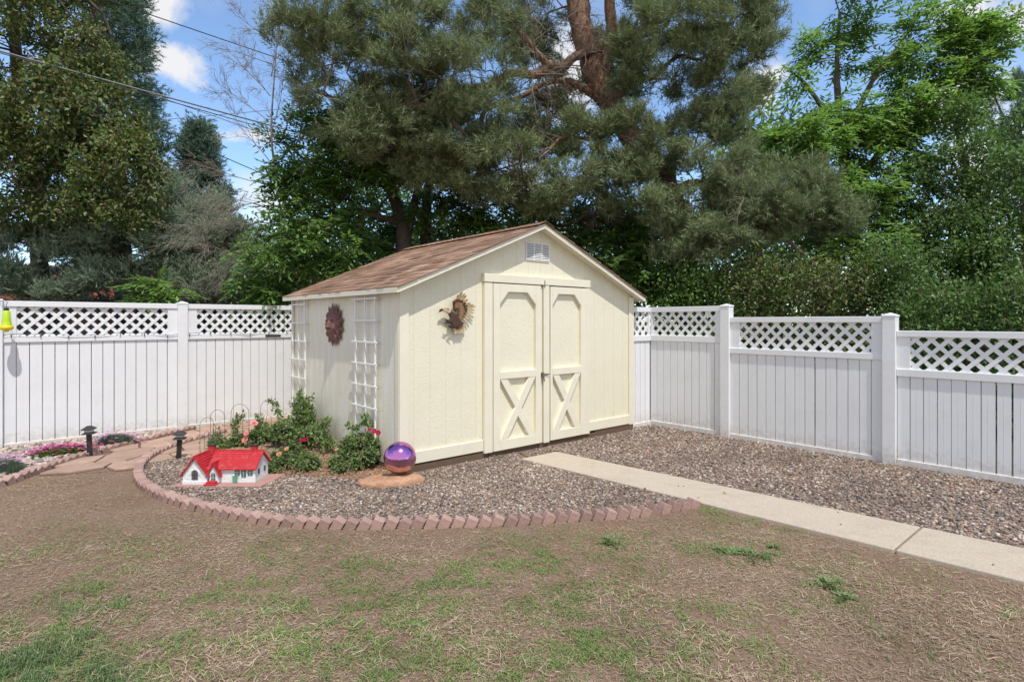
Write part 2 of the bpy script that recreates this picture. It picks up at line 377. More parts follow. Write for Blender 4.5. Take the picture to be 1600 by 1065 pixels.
def needles(sk, shoots, per=26, L=.09, W_=.007, slen=.17, maxcnt=4, up=.45, jit=.05, spread=1.0, clump=0):
    if clump:      # shoots gathered in tufts at the ends of the twigs
        nc = shoots//clump; p0, d0 = outer_points(sk, nc, maxcnt, .04); k = rng.integers(0, nc, shoots)
        p = p0[k]+rng.normal(size=(shoots, 3))*np.array([jit, jit, jit*.6]); d = unit(d0[k]*.9+(p-p0[k])/jit*.35)
    else: p, d = outer_points(sk, shoots, maxcnt, jit)
    a = unit(d*.8+rdir(shoots)*.45+np.array([0, 0, up]))
    ln = slen*rng.uniform(.6, 1.2, shoots)
    pp = np.repeat(p, per, 0); aa = np.repeat(a, per, 0); f = np.tile(np.linspace(0, 1, per), shoots)
    q = pp+aa*(np.repeat(ln, per)*f)[:, None]; r = rdir(shoots*per); r = unit(r-aa*np.sum(r*aa, 1, keepdims=True))
    u = unit(r*spread+aa*(.55+.6*f[:, None])); sc = np.repeat(rng.uniform(.75, 1.15, shoots), per)
    return blades(q, u, np.cross(u, rdir(shoots*per)), L*sc, W_)
def tree(name, label, cat, group, limbs, lobe_specs, n_t, leaf_fn, leafmat, barkmat, shell=.35, step=.3, twig=.006, expo=.45, sag=.08, extra=None, flt=None, wn=5, twigmat=None, hol=None):
    limbs = [smooth_limb(l) for l in limbs]
    T = lobes(lobe_specs, n_t, shell)
    T = T[T[:, 2] > .25]
    if flt is not None: T = T[flt(T)]
    if hol: T = T[holes(T, *hol)]
    base = np.array(limbs[0][0][0], float); sk = skeleton(limbs, T, step, sag)
    root = empty(name, base, 0, label, cat, group)
    tb = MB()
    for ln in limbs:
        tb.tube([np.array(p)-base for p, r in ln], [r*(1+(random.uniform(-.07, .07) if r > .03 else 0)) for p, r in ln], 10 if ln[0][1] > .04 else 6)
    tb.build('trunk', barkmat, root, smooth=True)
    V, F = wood(sk, twig, expo, wn, only=True); npmesh('branches', V-base, F, twigmat or M['twig'], root, smooth=True)
    parts = leaf_fn(sk); V, F = merge(parts if isinstance(parts, list) else [parts])
    npmesh('crown', V-base, F, leafmat, root)
    return root, sk

# ================================================================ ground, beds, paths
def fbm(x, y, s, seed=0, o=4):
    return sum(noise2(x, y, s/2**k, seed+k)*.5**k for k in range(o))/sum(.5**k for k in range(o))
def inside(poly, x, y):
    poly = np.asarray(poly)[:, :2]; r = np.zeros(len(x), bool); j = len(poly)-1
    for i in range(len(poly)):
        xi, yi = poly[i]; xj, yj = poly[j]
        c = ((yi > y) != (yj > y)) & (x < (xj-xi)*(y-yi)/(yj-yi+1e-12)+xi); r ^= c; j = i
    return r
def catmull(pts, k=12):
    pts = [np.array(p, float) for p in pts]; pts = [2*pts[0]-pts[1]]+pts+[2*pts[-1]-pts[-2]]; out = []
    for i in range(1, len(pts)-2):
        p0, p1, p2, p3 = pts[i-1:i+3]
        for j in range(k):
            t = j/k; out.append(.5*((2*p1)+(-p0+p2)*t+(2*p0-5*p1+4*p2-p3)*t*t+(-p0+3*p1-3*p2+p3)*t**3))
    out.append(pts[-2]); return np.array(out)
# soil with procedural colour
def soil_mat():
    m, n, l = newmat('soil'); b = n["Principled BSDF"]; b.inputs["Roughness"].default_value = .97; b.inputs["Specular IOR Level"].default_value = .15
    tc = n.new("ShaderNodeTexCoord")
    def noise(s, d=8, r=.65):
        t = n.new("ShaderNodeTexNoise"); t.inputs["Scale"].default_value = s; t.inputs["Detail"].default_value = d; t.inputs["Roughness"].default_value = r; l.new(tc.outputs["Object"], t.inputs["Vector"]); return t.outputs["Fac"]
    def mix(f, a, c, lo=.35, hi=.65):
        mr = n.new("ShaderNodeMapRange"); mr.inputs[1].default_value = lo; mr.inputs[2].default_value = hi; l.new(f, mr.inputs[0])
        x = n.new("ShaderNodeMix"); x.data_type = 'RGBA'; l.new(mr.outputs[0], x.inputs[0])
        for k, v in ((6, a), (7, c)):
            if isinstance(v, tuple): x.inputs[k].default_value = (*v, 1)
            else: l.new(v, x.inputs[k])
        return x.outputs[2]
    a = mix(noise(1.1), (.225, .148, .10), (.295, .205, .145))
    a2 = mix(noise(45, 6, .8), a, (.085, .055, .038), .47, .66)  # dark flecks paint the shaded gaps between straw and grass
    a3 = mix(noise(70, 4, .7), a2, (.36, .28, .195), .58, .76)
    l.new(a3, b.inputs["Base Color"])
    bm = n.new("ShaderNodeBump"); bm.inputs["Strength"].default_value = .8; bm.inputs["Distance"].default_value = .02
    l.new(noise(38, 8, .75), bm.inputs["Height"]); l.new(bm.outputs[0], b.inputs["Normal"])
    return m
M['soil'] = soil_mat()
g = np.linspace(-1, 1, 3)
V = [(-160, -60, 0), (160, -60, 0), (160, 240, 0), (-160, 240, 0)]
tag(npmesh('ground', V, [(0, 1, 2, 3)], M['soil']), kind='structure')
# outlines on the ground
arc_pts = [G(x, y) for x, y in [(1095, 793), (1000, 808), (900, 815), (800, 822), (700, 825), (600, 827), (500, 827), (400, 819), (330, 805), (270, 790), (225, 770), (209, 753), (211, 735), (225, 720), (252, 706), (285, 694), (318, 685), (345, 678)]]
arc = catmull(arc_pts, 10)
bord_pts = [np.array([-5.05, 4.9, 0]), np.array([-4.93, 5.45, 0]), np.array([-4.98, 5.95, 0]), np.array([-4.99, 6.45, 0]), np.array([-4.93, 7.0, 0]), np.array([-4.80, 7.6, 0]), np.array([-4.66, 8.25, 0])]
bord = catmull(bord_pts, 10)
P0 = np.array([-1.147, 5.84, 0.]); LF = np.array([-6.315, 7.06, 0.]); RC = np.array([2.106, 8.69, 0.])
def shed_pt(x, y, z=0): return P0+D*x-NN*y+np.array([0, 0, z])
def lf_pt(t, o=0): return LF+D*t+NN*o
# path sheet and flagstones
path_poly = [lf_pt(1.62), lf_pt(5.4), shed_pt(0, 3.0), shed_pt(0, 1.2), np.array([-2.9, 6.9, 0]), np.array([-4.05, 6.3, 0])] + [G(213, 733), G(150, 738), G(90, 743)] + [p for p in bord[18:]]
def sheet(name, poly, z, m, kind='structure'):
    V = [(p[0], p[1], z) for p in poly]
    b = MB(); b.add(V, [tuple(range(len(V)))]); o = b.build(name, m)
    tag(o, kind=kind); return o
sheet('path', path_poly, .004, M['sand'])
walk_a, walk_b = np.array([.101, 6.458]), np.array([.534, 6.801])
wd = np.array([3.061-.101, 3.409-6.458]); wd /= np.linalg.norm(wd); wd2 = np.array([3.511-.534, 3.91-6.801]); wd2 /= np.linalg.norm(wd2)
def walk_pt(s, side): return (walk_a+wd*s) if side == 0 else (walk_b+wd2*s)
# gravel beds
front_poly = [p for p in arc[:126]] + [np.array([-3.6, 7.0, 0]), shed_pt(0.02, 2.9), shed_pt(0, 0), shed_pt(1.6, 0), np.array([.101, 6.458, 0]), np.array([1.5, 5.0, 0])]
right_poly = [shed_pt(1.6, 0), shed_pt(4.3, .05), RC, RC+NN*6.5, np.array([*walk_pt(5.8, 1), 0]), np.array([.534, 6.801, 0]), np.array([.2, 6.6, 0])]
left_poly = [p for p in bord]+[lf_pt(1.95), lf_pt(-2.2), np.array([-6.4, 4.6, 0])]
M['gravel_bed'] = mat('gravel_sand', (.17, .13, .11), .95, c2=(.26, .2, .165), scale=60, bump=.8, bscale=60)
sheet('gravel_bed', front_poly, .012, M['gravel_bed'])
sheet('gravel_bed', right_poly, .008, M['gravel_bed'])
sheet('gravel_bed', left_poly, .010, M['gravel_bed'])
# mulch around roses
mul_poly = [G(x, y, .016) for x, y in [(300, 728), (345, 740), (440, 741), (500, 744), (560, 748), (618, 752), (640, 740)]]+[shed_pt(-.02, .0), shed_pt(-.02, 2.9), np.array([-3.2, 8.0, 0]), np.array([-3.85, 7.5, 0])]
M['mulch'] = mat('mulch_ground', (.22, .12, .07), .95, c2=(.33, .2, .13), scale=40, bump=.8, bscale=60)
sheet('mulch_bed', mul_poly, .016, M['mulch'])
# voronoi flagstones
fl_seed = []
for i in range(900):
    p = np.array([rng.uniform(-5.3, -1.6), rng.uniform(5.9, 9.6)])
    if all(np.hypot(*(p-q)) > .27 for q in fl_seed): fl_seed.append(p)
def clip_half(poly, q, nrm):
    out = []
    for i in range(len(poly)):
        a = poly[i]; b = poly[(i+1) % len(poly)]; da = np.dot(a-q, nrm); db = np.dot(b-q, nrm)
        if da <= 0: out.append(a)
        if da*db < 0: out.append(a+(b-a)*da/(da-db))
    return out
fb = MB()
for s in fl_seed:
    if not inside(path_poly, np.array([s[0]]), np.array([s[1]]))[0]: continue
    poly = [s+np.array(v) for v in ((-1, -1), (1, -1), (1, 1), (-1, 1))]
    for q in fl_seed:
        d_ = q-s; L = np.hypot(*d_)
        if 0 < L < 1.5: poly = clip_half(poly, s+d_*.5-d_/L*.007, d_/L)
    # keep on the path side of the left border
    for k in range(0, len(bord)-1, 6):
        a = bord[k][:2]; b = bord[min(k+6, len(bord)-1)][:2]; t = b-a; nr = np.array([-t[1], t[0]]); nr /= np.hypot(*nr)
        if min(np.hypot(*(s-a)), np.hypot(*(s-b))) < .8: poly = clip_half(poly, a-nr*.05, nr)
    a = G(90, 742)[:2]; b = G(215, 734)[:2]; t = b-a; nr = np.array([t[1], -t[0]]); nr /= np.hypot(*nr); poly = clip_half(poly, a, nr)
    if len(poly) < 3: continue
    c = sum(poly)/len(poly); pp = []
    for i in range(len(poly)):
        a = poly[i]; b = poly[(i+1) % len(poly)]; k = max(1, int(np.hypot(*(b-a))/.12))
        for j in range(k):
            q = a+(b-a)*j/k; pp.append(q+(c-q)*random.uniform(0, .05))
    fb.slab(pp, .004, .022+random.uniform(0, .012))
tag(fb.build('flagstone_path', M['flag'], bevel=.006), kind='structure')
# concrete walkway: slabs with a joint
jt = 4.16
for (s0, s1) in ((0, 3.585), (3.6, 7.6)):
    b = MB(); b.slab([walk_pt(s0, 0), walk_pt(s1, 0), walk_pt(s1-.02, 1), walk_pt(s0-.02 if s0 else 0, 1)], -.02, .03)
    tag(b.build('walkway', M['concrete'], bevel=.008, seg=2), kind='structure')

# pebbles ---------------------------------------------------------------
def ico():
    t = (1+5**.5)/2; v = np.array([(-1, t, 0), (1, t, 0), (-1, -t, 0), (1, -t, 0), (0, -1, t), (0, 1, t), (0, -1, -t), (0, 1, -t), (t, 0, -1), (t, 0, 1), (-t, 0, -1), (-t, 0, 1)], float)
    f = np.array([(0, 11, 5), (0, 5, 1), (0, 1, 7), (0, 7, 10), (0, 10, 11), (1, 5, 9), (5, 11, 4), (11, 10, 2), (10, 7, 6), (7, 1, 8), (3, 9, 4), (3, 4, 2), (3, 2, 6), (3, 6, 8), (3, 8, 9), (4, 9, 5), (2, 4, 11), (6, 2, 10), (8, 6, 7), (9, 8, 1)])
    return v/np.linalg.norm(v[0]), f
IV, IF = ico()
def scatter(poly, n, excl=()):
    poly = np.asarray([p[:2] for p in poly]); lo = poly.min(0); hi = poly.max(0)
    x = rng.uniform(lo[0], hi[0], n); y = rng.uniform(lo[1], hi[1], n); k = inside(poly, x, y)
    for e in excl: k &= ~inside(e, x, y)
    # skip what lies far outside the view
    k &= (np.abs(x) < y*1.05+.6)
    for c in (arc, bord):
        i = np.where(k)[0]; dmin = np.full(len(i), 9.)
        for q in c[::2]: dmin = np.minimum(dmin, np.hypot(x[i]-q[0], y[i]-q[1]))
        k[i[dmin < .065]] = False
    return x[k], y[k]
def pebbles(name, x, y, z, s0, s1, m, label, cat, flat=.55, smooth=True):
    n = len(x); s = rng.uniform(s0, s1, n)**1.0; sc = np.stack([s, s*rng.uniform(.6, .95, n), s*flat*rng.uniform(.7, 1.2, n)], 1)
    V = IV[None]*(1+rng.normal(size=(n, 12, 1))*.13)*sc[:, None]
    a = rng.uniform(0, 2*pi, n); tl = rng.normal(size=n)*.35
    ct, st = np.cos(tl)[:, None], np.sin(tl)[:, None]; y1 = V[..., 1]*ct-V[..., 2]*st; z1 = V[..., 1]*st+V[..., 2]*ct; V = np.stack([V[..., 0], y1, z1], 2)
    ca, sa = np.cos(a)[:, None], np.sin(a)[:, None]; x1 = V[..., 0]*ca-V[..., 1]*sa; y1 = V[..., 0]*sa+V[..., 1]*ca
    V = np.stack([x1+x[:, None], y1+y[:, None], V[..., 2]+(z+rng.uniform(0, .6, n)*s)[:, None]], 2).reshape(-1, 3)
    F = (IF[None]+np.arange(n)[:, None, None]*12).reshape(-1, 3)
    return tag(npmesh(name, V, F, m, smooth=smooth), label, cat, kind='stuff')
M['pebble'] = ramp_mat('gravel', [(.27, .19, .14), (.08, .073, .072), (.36, .27, .205), (.18, .13, .10), (.41, .33, .27), (.13, .11, .10), (.33, .20, .14), (.05, .047, .048), (.235, .175, .135), (.56, .49, .42), (.105, .092, .088), (.28, .205, .155)], .8)
M['river'] = ramp_mat('river_stones', [(.38, .31, .26), (.5, .40, .33), (.22, .20, .19), (.56, .48, .40), (.32, .21, .165), (.36, .33, .31), (.6, .52, .44), (.16, .14, .13)], .75)
M['mulchbit'] = ramp_mat('mulch_chips', [(.28, .15, .09), (.4, .24, .15), (.2, .12, .08), (.48, .33, .22), (.33, .17, .1)], .9)
house_base_poly = [(-3.2, 5.40), (-2.4, 5.40), (-2.37, 5.78), (-3.15, 5.78)]
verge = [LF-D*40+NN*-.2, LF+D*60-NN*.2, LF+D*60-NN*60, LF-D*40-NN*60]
M['verge'] = mat('dark_litter_soil', (.035, .045, .02), .95, c2=(.07, .06, .035), scale=6, bump=.8, bscale=30)  # dark soil and leaf litter beyond the fences
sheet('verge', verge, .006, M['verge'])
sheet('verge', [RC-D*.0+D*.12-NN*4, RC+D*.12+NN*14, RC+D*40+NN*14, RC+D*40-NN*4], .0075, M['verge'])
skirt_line = [shed_pt(-.05, -.045), shed_pt(3.9, -.045), shed_pt(3.9, .1), shed_pt(-.05, .1)]
skirt_line = [p[:2] for p in skirt_line]
x, y = scatter(front_poly, 76000, [mul_poly, house_base_poly, skirt_line]); pebbles('gravel', x, y, .012, .0075, .017, M['pebble'], 'small mixed grey and tan gravel inside the curved brick edging', 'gravel')
x, y = scatter(right_poly, 78000, [skirt_line]); pebbles('gravel', x, y, .008, .008, .019, M['pebble'], 'mixed brown and grey gravel between concrete walk and right fence', 'gravel')
x, y = scatter(left_poly, 9000); pebbles('river_stones', x, y, .008, .018, .045, M['river'], 'larger pale rounded river stones along the left fence', 'stones')
# a few stones kicked onto the concrete, dry leaves on the gravel
wkp = [walk_pt(.1, 0), walk_pt(7.4, 0), walk_pt(7.4, 1), walk_pt(.1, 1)]
x, y = scatter(wkp, 400); k = fbm(x, y, .4, 77) > .56; pebbles('gravel', x[k], y[k], .031, .006, .013, M['pebble'], 'few loose stones kicked onto the concrete walk', 'gravel')
M['litter'] = ramp_mat('dry_leaves', [(.30, .19, .10), (.42, .30, .17), (.22, .13, .07), (.38, .33, .14)], .85)
x, y = scatter(front_poly, 420, [house_base_poly]); x2, y2 = scatter(right_poly, 500); x3, y3 = scatter(left_poly, 120); x = np.concatenate([x, x2, x3]); y = np.concatenate([y, y2, y3]); n = len(x)
u = rdir(n); u[:, 2] *= .25; u = unit(u); V, F = leaf_quads(np.stack([x, y, np.full(n, .034)], 1), u, np.cross(u, [[0, 0, 1.]])+rdir(n)*.2, rng.uniform(.02, .045, n), .014, .15)
tag(npmesh('leaf_litter', V, F, M['litter']), 'small dry brown leaves scattered over the gravel', 'leaves', kind='stuff')
# mulch chips
x, y = scatter(mul_poly, 14000); n = len(x); u = rdir(n); u[:, 2] *= .3; u = unit(u)
V, F = leaf_quads(np.stack([x, y, np.full(n, .02)+rng.uniform(0, .02, n)], 1), u, rdir(n)*.3+np.array([[0, 0, 0.]])+np.cross(u, [[0, 0, 1.]]), rng.uniform(.02, .05, n), .012, .05)
tag(npmesh('mulch', V, F, M['mulchbit']), 'reddish wood mulch spread around the rose bushes', 'mulch', kind='stuff')

# edging bricks ---------------------------------------------------------
def brick_mesh(k):
    b = MB(); L = .175; T = .082; Dp = .10
    b.box((-T/2, 0, -.10), (T/2, Dp-.012, L-.10)); o = b.build('edging_brick', M['brick'], bevel=.005, seg=2)
    return o
def resample(c, step, start=0):
    seg = np.linalg.norm(np.diff(c[:, :2], axis=0), axis=1); s = np.concatenate([[0], np.cumsum(seg)]); out = []
    q = start
    while q < s[-1]:
        x = np.interp(q, s, c[:, 0]); y = np.interp(q, s, c[:, 1]); x2 = np.interp(min(q+.03, s[-1]), s, c[:, 0]); y2 = np.interp(min(q+.03, s[-1]), s, c[:, 1])
        x1 = np.interp(max(q-.03, 0), s, c[:, 0]); y1 = np.interp(max(q-.03, 0), s, c[:, 1]); out.append((x, y, math.atan2(y2-y1, x2-x1))); q += step
    return out
proto = brick_mesh(0); first = True
def lay(curve, lean, label, group, flip, step=.102):
    global first
    for (x, y, a) in resample(curve, step):
        o = proto if first else proto.copy()
        if not first: col.objects.link(o)
        first = False
        t = lean+random.uniform(-.06, .06)
        R_ = Matrix.Rotation(a+random.uniform(-.04, .04), 4, 'Z') @ Matrix.Rotation(t, 4, 'Y')
        o.location = (x, y, .0+random.uniform(-.008, .004)); o.rotation_euler = R_.to_euler()
        tag(o, label, 'brick', group)
arcr = arc[::-1].copy()            # runs from the back, round the left end, to the walkway: bed on its left side
lay(arcr, rad(27), 'pinkish concrete brick set leaning in the sawtooth edging round the front gravel bed', 'leaning edging bricks round the front gravel bed', False)
lay(bord[::-1].copy()*1.0, rad(24), 'pinkish concrete brick set leaning in the edging between river stones and flagstone path', 'leaning edging bricks along the left flower bed', True)

# ================================================================ fences (local x along, y = away from the viewer's side, z up)
def clip_rect(poly, x0, x1, z0, z1):
    poly = [np.array(p, float) for p in poly]
    for q, n_ in (((x0, 0), (-1, 0)), ((x1, 0), (1, 0)), ((0, z0), (0, -1)), ((0, z1), (0, 1))):
        if len(poly) < 3: return []
        poly = clip_half(poly, np.array(q, float), np.array(n_, float))
    return poly if len(poly) >= 3 else []
def lattice(x0, x1, z0, z1, par, pitch=.145, w=.041, y=0.02):
    b = MB(); L = z1-z0; hw = w/2*2**.5
    for sg, yy in ((1, y), (-1, y+.006)):
        x = x0-L-pitch*.5 if sg == 1 else x0-pitch*.5
        while x < x1+L+pitch:
            a = (x, z0); c = (x+sg*L, z1)
            if sg == -1: a = (x, z0); c = (x-L, z1)
            p = [(a[0]-hw, a[1]), (a[0]+hw, a[1]), (c[0]+hw, c[1]), (c[0]-hw, c[1])]
            q = clip_rect(p, x0, x1, z0, z1)
            if q: b.prism([tuple(v) for v in q], yy, yy+.0055)
            x += pitch
    return b.build('lattice_panel', M['vinyl'], par)
def fence_bay(root, x0, x1, top, rail_b, lat_b, mid_b, bot_t, bot_b, stile0=.12, stile1=.12, nb=14, gaps=()):
    b = MB(); b.box((x0, -.012, rail_b), (x1, .05, top)); b.build('top_rail', M['vinyl'], root, bevel=.004)
    b = MB(); b.box((x0, -.014, mid_b), (x1, .052, lat_b)); b.build('mid_rail', M['vinyl'], root, bevel=.004)
    b = MB(); b.box((x0, -.012, bot_b), (x1, .05, bot_t)); b.build('bottom_rail', M['vinyl'], root, bevel=.004)
    if stile0: MB().box((x0, .004, lat_b), (x0+stile0, .036, rail_b)).build('stile', M['vinyl'], root)
    if stile1: MB().box((x1-stile1, .004, lat_b), (x1, .036, rail_b)).build('stile', M['vinyl'], root)
    lattice(x0+stile0, x1-stile1, lat_b, rail_b, root)
    b = MB(); w = (x1-x0)/nb
    for i in range(nb):
        g0 = .0025 + (random.uniform(0, .0025)); g1 = .0025+random.uniform(0, .0025)
        if i in gaps: g1 = .012
        a, c = x0+i*w+g0, x0+(i+1)*w-g1; yo = random.uniform(0, .002)
        b.box((a, .006+yo, bot_t-.02), (c, .03+yo, mid_b+.01))
        b.box((a+(c-a)*.48, .0045+yo, bot_t+.004), (a+(c-a)*.52, .0058+yo, mid_b-.004))   # raised rib down the middle of each board
    b.build('board_panel', M['vinyl'], root, bevel=.002)
def post(root, x, top, w=.127, bot=-.15, y=.018):
    b = MB(); h = w/2; b.box((x-h, y-h, bot), (x+h, y+h, top-.012))
    b.box((x-h-.006, y-h-.006, top-.034), (x+h+.006, y+h+.006, top-.014))
    n = len(b.v); b.add([(x-h-.006, y-h-.006, top-.014), (x+h+.006, y-h-.006, top-.014), (x+h+.006, y+h+.006, top-.014), (x-h-.006, y+h+.006, top-.014), (x, y, top+.012)], [(0, 1, 4), (1, 2, 4), (2, 3, 4), (3, 0, 4), (3, 2, 1, 0)])
    b.build('post', M['vinyl'], root, bevel=.003)
angD = math.atan2(D[1], D[0]); angN = math.atan2(NN[1], NN[0])
lf = empty('fence', LF, angD, 'long white lattice-top fence at the left, behind the rose bed and shed', 'fence')
for x in (-2.08, -.055, 1.968, 3.99, 6.01): post(lf, x, 1.865)
for i, (a, b_) in enumerate(((-2.01, -.125), (.008, 1.905), (2.032, 3.926), (4.055, 5.945))):
    fence_bay(lf, a, b_, 1.836, 1.765, 1.391, 1.317, .06, -.02, .127, .12, 15)
sf = empty('fence', RC-D*.50, angD, 'short white lattice-top fence stub joining the shed to the right fence corner', 'fence')
fence_bay(sf, 0.02, .50, 1.795, 1.72, 1.373, 1.286, .07, 0, 0.0, .04, 4)
rf = empty('fence', RC, angN, 'long white lattice-top fence stepping down in bays along the gravel on the right', 'fence')
post(rf, 1.235, 1.811, .127); post(rf, 3.165, 1.665, .127); post(rf, 5.1, 1.50, .127); post(rf, 7.05, 1.34, .127)
fence_bay(rf, 0.0, 1.175, 1.793, 1.72, 1.373, 1.286, .08, .0, .04, .10, 10)
fence_bay(rf, 1.30, 3.10, 1.636, 1.568, 1.223, 1.15, .071, .0, .125, .12, 15, gaps=(8,))
fence_bay(rf, 3.23, 5.035, 1.479, 1.412, 1.064, .983, .081, .01, .12, .12, 15, gaps=(6, 7))
fence_bay(rf, 5.165, 6.985, 1.32, 1.25, .905, .83, .081, .01, .12, .12, 15)

# string lights along the left fence
def on_lf(t, o, z): p = lf_pt(t, o); return (p[0], p[1], z)
pts = []
for i in range(0, 121):
    t = -.1+i*3.75/120; z = 1.40+.035*abs(sin(t*3.1+.6))-.012+.008*sin(t*17); pts.append(on_lf(t, .03, z))
sl = empty('string_lights', on_lf(0, .03, 1.4), 0, 'thin dark string of tiny lights draped along the lattice of the left fence', 'string lights')
base = np.array(on_lf(0, .03, 1.4))
b = MB(); b.tube([np.array(p)-base for p in pts], .0035, 5); b.build('wire', M['black'], sl)
for i in range(6, 120, 9):
    p = np.array(pts[i])-base; b = MB(); b.lathe([(.004, 0), (.009, -.012), (.008, -.03), (.003, -.042)], 8, p); b.build('bulb', M['cable2'], sl)
# small dark plate on the rail
pl = MB(); pl.box((3.13, -.022, 1.335), (3.37, -.0145, 1.368)); 
for i in range(3): pl.box((3.15+i*.075, -.026, 1.341), (3.20+i*.075, -.0225, 1.362))
o = pl.build('rail_plate', M['black'], None, loc=LF, rz=angD, bevel=.002); tag(o, 'small dark plate fixed to the mid rail of the left fence beside the shed', 'plate')

# insect trap hanging on a hook off the first post
M['lime'] = mat('lime_plastic', (.42, .62, .02), .35, c2=(.5, .66, .03), scale=8, spec=.5)
M['yellow'] = mat('yellow_plastic', (.75, .6, .02), .35)
tp = lf_pt(.03, .22); tp = np.array([tp[0]+.02, tp[1], 1.50])
tr = empty('insect_trap', tp, 0, 'lime green insect trap with yellow base hanging before the first left fence post', 'trap')
b = MB(); b.lathe([(.028, .21), (.036, .2), (.044, .1), (.05, .05), (.062, .02), (.062, 0.0)], 20); b.build('jar', M['lime'], tr, smooth=True)
b = MB(); b.lathe([(.066, .03), (.068, .0), (.06, -.02), (.03, -.028), (.022, -.045), (.008, -.05)], 20); b.build('trap_base', M['yellow'], tr, smooth=True)
b = MB(); b.lathe([(.015, .245), (.026, .238), (.026, .212)], 14); b.build('lid', M['black'], tr)
q = lf_pt(-.03, .05)-tp
b = MB(); b.tube([(0, 0, .24), (0, 0, .29), (.01, .01, .31), (q[0]*.5, q[1]*.5, .36), (q[0], q[1], .355)], .003, 6); b.build('hook', M['black'], tr)

# ================================================================ shed (local x along the front, y back, z up)
SW, SD = 3.84, 3.06
shed = empty('garden_shed', P0, angD, 'cream painted wooden garden shed with brown shingled gable roof', 'shed')
def roofz(x): return 1.935+.42*(x+.1) if x <= SW/2 else 1.935+.42*(SW-x+.1)
def siding_mat(name, c, c2, streak=None):
    m = mat(name, c, .65, c2=c2, scale=4, dirt=(.55, .52, .40), dirt_scale=3, dirt_amt=.22)
    n, l = m.node_tree.nodes, m.node_tree.links; b = n["Principled BSDF"]
    tc = n.new("ShaderNodeTexCoord")
    t = n.new("ShaderNodeTexNoise"); t.inputs["Scale"].default_value = 55; t.inputs["Detail"].default_value = 4; t.inputs["Roughness"].default_value = .5
    mp = n.new("ShaderNodeMapping"); mp.inputs["Scale"].default_value = (1.0, 1.0, .75); l.new(tc.outputs["Object"], mp.inputs[0]); l.new(mp.outputs[0], t.inputs["Vector"])
    bm = n.new("ShaderNodeBump"); bm.inputs["Strength"].default_value = .5; bm.inputs["Distance"].default_value = .009
    l.new(t.outputs["Fac"], bm.inputs["Height"]); l.new(bm.outputs[0], b.inputs["Normal"])
    if streak:
        t2 = n.new("ShaderNodeTexNoise"); t2.inputs["Scale"].default_value = 3; t2.inputs["Detail"].default_value = 6; mp2 = n.new("ShaderNodeMapping"); mp2.inputs["Scale"].default_value = (4, 4, .5)
        l.new(tc.outputs["Object"], mp2.inputs[0]); l.new(mp2.outputs[0], t2.inputs["Vector"])
        mr = n.new("ShaderNodeMapRange"); mr.inputs[1].default_value = .42; mr.inputs[2].default_value = .66; l.new(t2.outputs["Fac"], mr.inputs[0])
        src = b.inputs["Base Color"].links[0].from_socket; x = n.new("ShaderNodeMix"); x.data_type = 'RGBA'; l.new(mr.outputs[0], x.inputs[0]); l.new(src, x.inputs[6]); x.inputs[7].default_value = (*streak, 1); l.new(x.outputs[2], b.inputs["Base Color"])
    return m
M['siding'] = siding_mat('stucco_siding', (.765, .725, .575), (.74, .70, .55))
M['siding2'] = siding_mat('streaked_siding', (.77, .735, .59), (.745, .71, .57), (.80, .785, .72))  # paler upright streaks mixed over the cream
def siding(name, xs, topf, m, axis='x', z0=.10, off=0., th=.02):
    """vertical planks with narrow grooves; axis x or y"""
    b = MB()
    for a, c in zip(xs[:-1], xs[1:]):
        lo, hi = a+.0012, c-.0012
        ks = [lo]+([SW/2] if axis == 'x' and lo < SW/2 < hi else [])+[hi]
        poly = [(lo, z0), (hi, z0)]+[(k, topf(k)) for k in reversed(ks)]
        if axis == 'x': b.prism(poly, off, off+th)
        else:
            n = len(poly); vs = [(off, y, z) for y, z in poly]+[(off+th, y, z) for y, z in poly]
            b.add(vs, [tuple(range(n-1, -1, -1)), tuple(range(n, 2*n))]+[(i, (i+1) % n, (i+1) % n+n, i+n) for i in range(n)])
    o = b.build(name, m, shed); return o
xs = [0.0]+[round(.16+.203*i, 3) for i in range(18)]+[SW]
siding('front_wall', xs, lambda x: roofz(x)-.044, M['siding'], 'x', .10, 0.003)
b = MB(); b.prism([(.01, .1), (SW-.01, .1), (SW-.01, roofz(SW)-.05), (SW/2, roofz(SW/2)-.05), (.01, roofz(0)-.05)], .006, .05); b.build('wall_backing', M['siding'], shed)
siding('rear_wall', xs, lambda x: roofz(x)-.044, M['siding'], 'x', .10, SD-.023)
ys = [0.026]+[round(.026+.203*i, 3) for i in range(1, 15)]+[SD-.026]
siding('side_wall', ys, lambda y: roofz(0)-.045, M['siding2'], 'y', .07, 0.0)
siding('side_wall', ys, lambda y: roofz(0)-.045, M['siding2'], 'y', .06, SW-.02)
b = MB(); b.box((.004, .05, .08), (.045, SD-.03, 1.88)); b.box((SW-.045, .05, .08), (SW-.018, SD-.03, 1.88)); b.build('wall_backing', M['siding2'], shed)
# corner boards
cz = roofz(0)-.045
for nm, a, c in (('corner_board', (-.012, -.018, .085), (.095, .0, cz+.0)), ('corner_board', (SW-.10, -.018, .085), (SW+.012, .0, cz+.0)), ('corner_board', (-.016, .0, .06), (-.002, .075, cz)), ('corner_board', (SW+.002, .0, .06), (SW+.016, .09, cz)), ('corner_board', (-.016, SD-.09, .06), (-.002, SD, cz))):
    b = MB(); b.box(a, c); b.build(nm, M['cream'], shed, bevel=.003)
# skirt trims
for a, c in ((.098, 1.062), (2.857, SW-.102)):
    b = MB(); b.box((a, -.024, .10), (c, .0, .228)); b.build('skirt_trim', M['cream'], shed, bevel=.004)
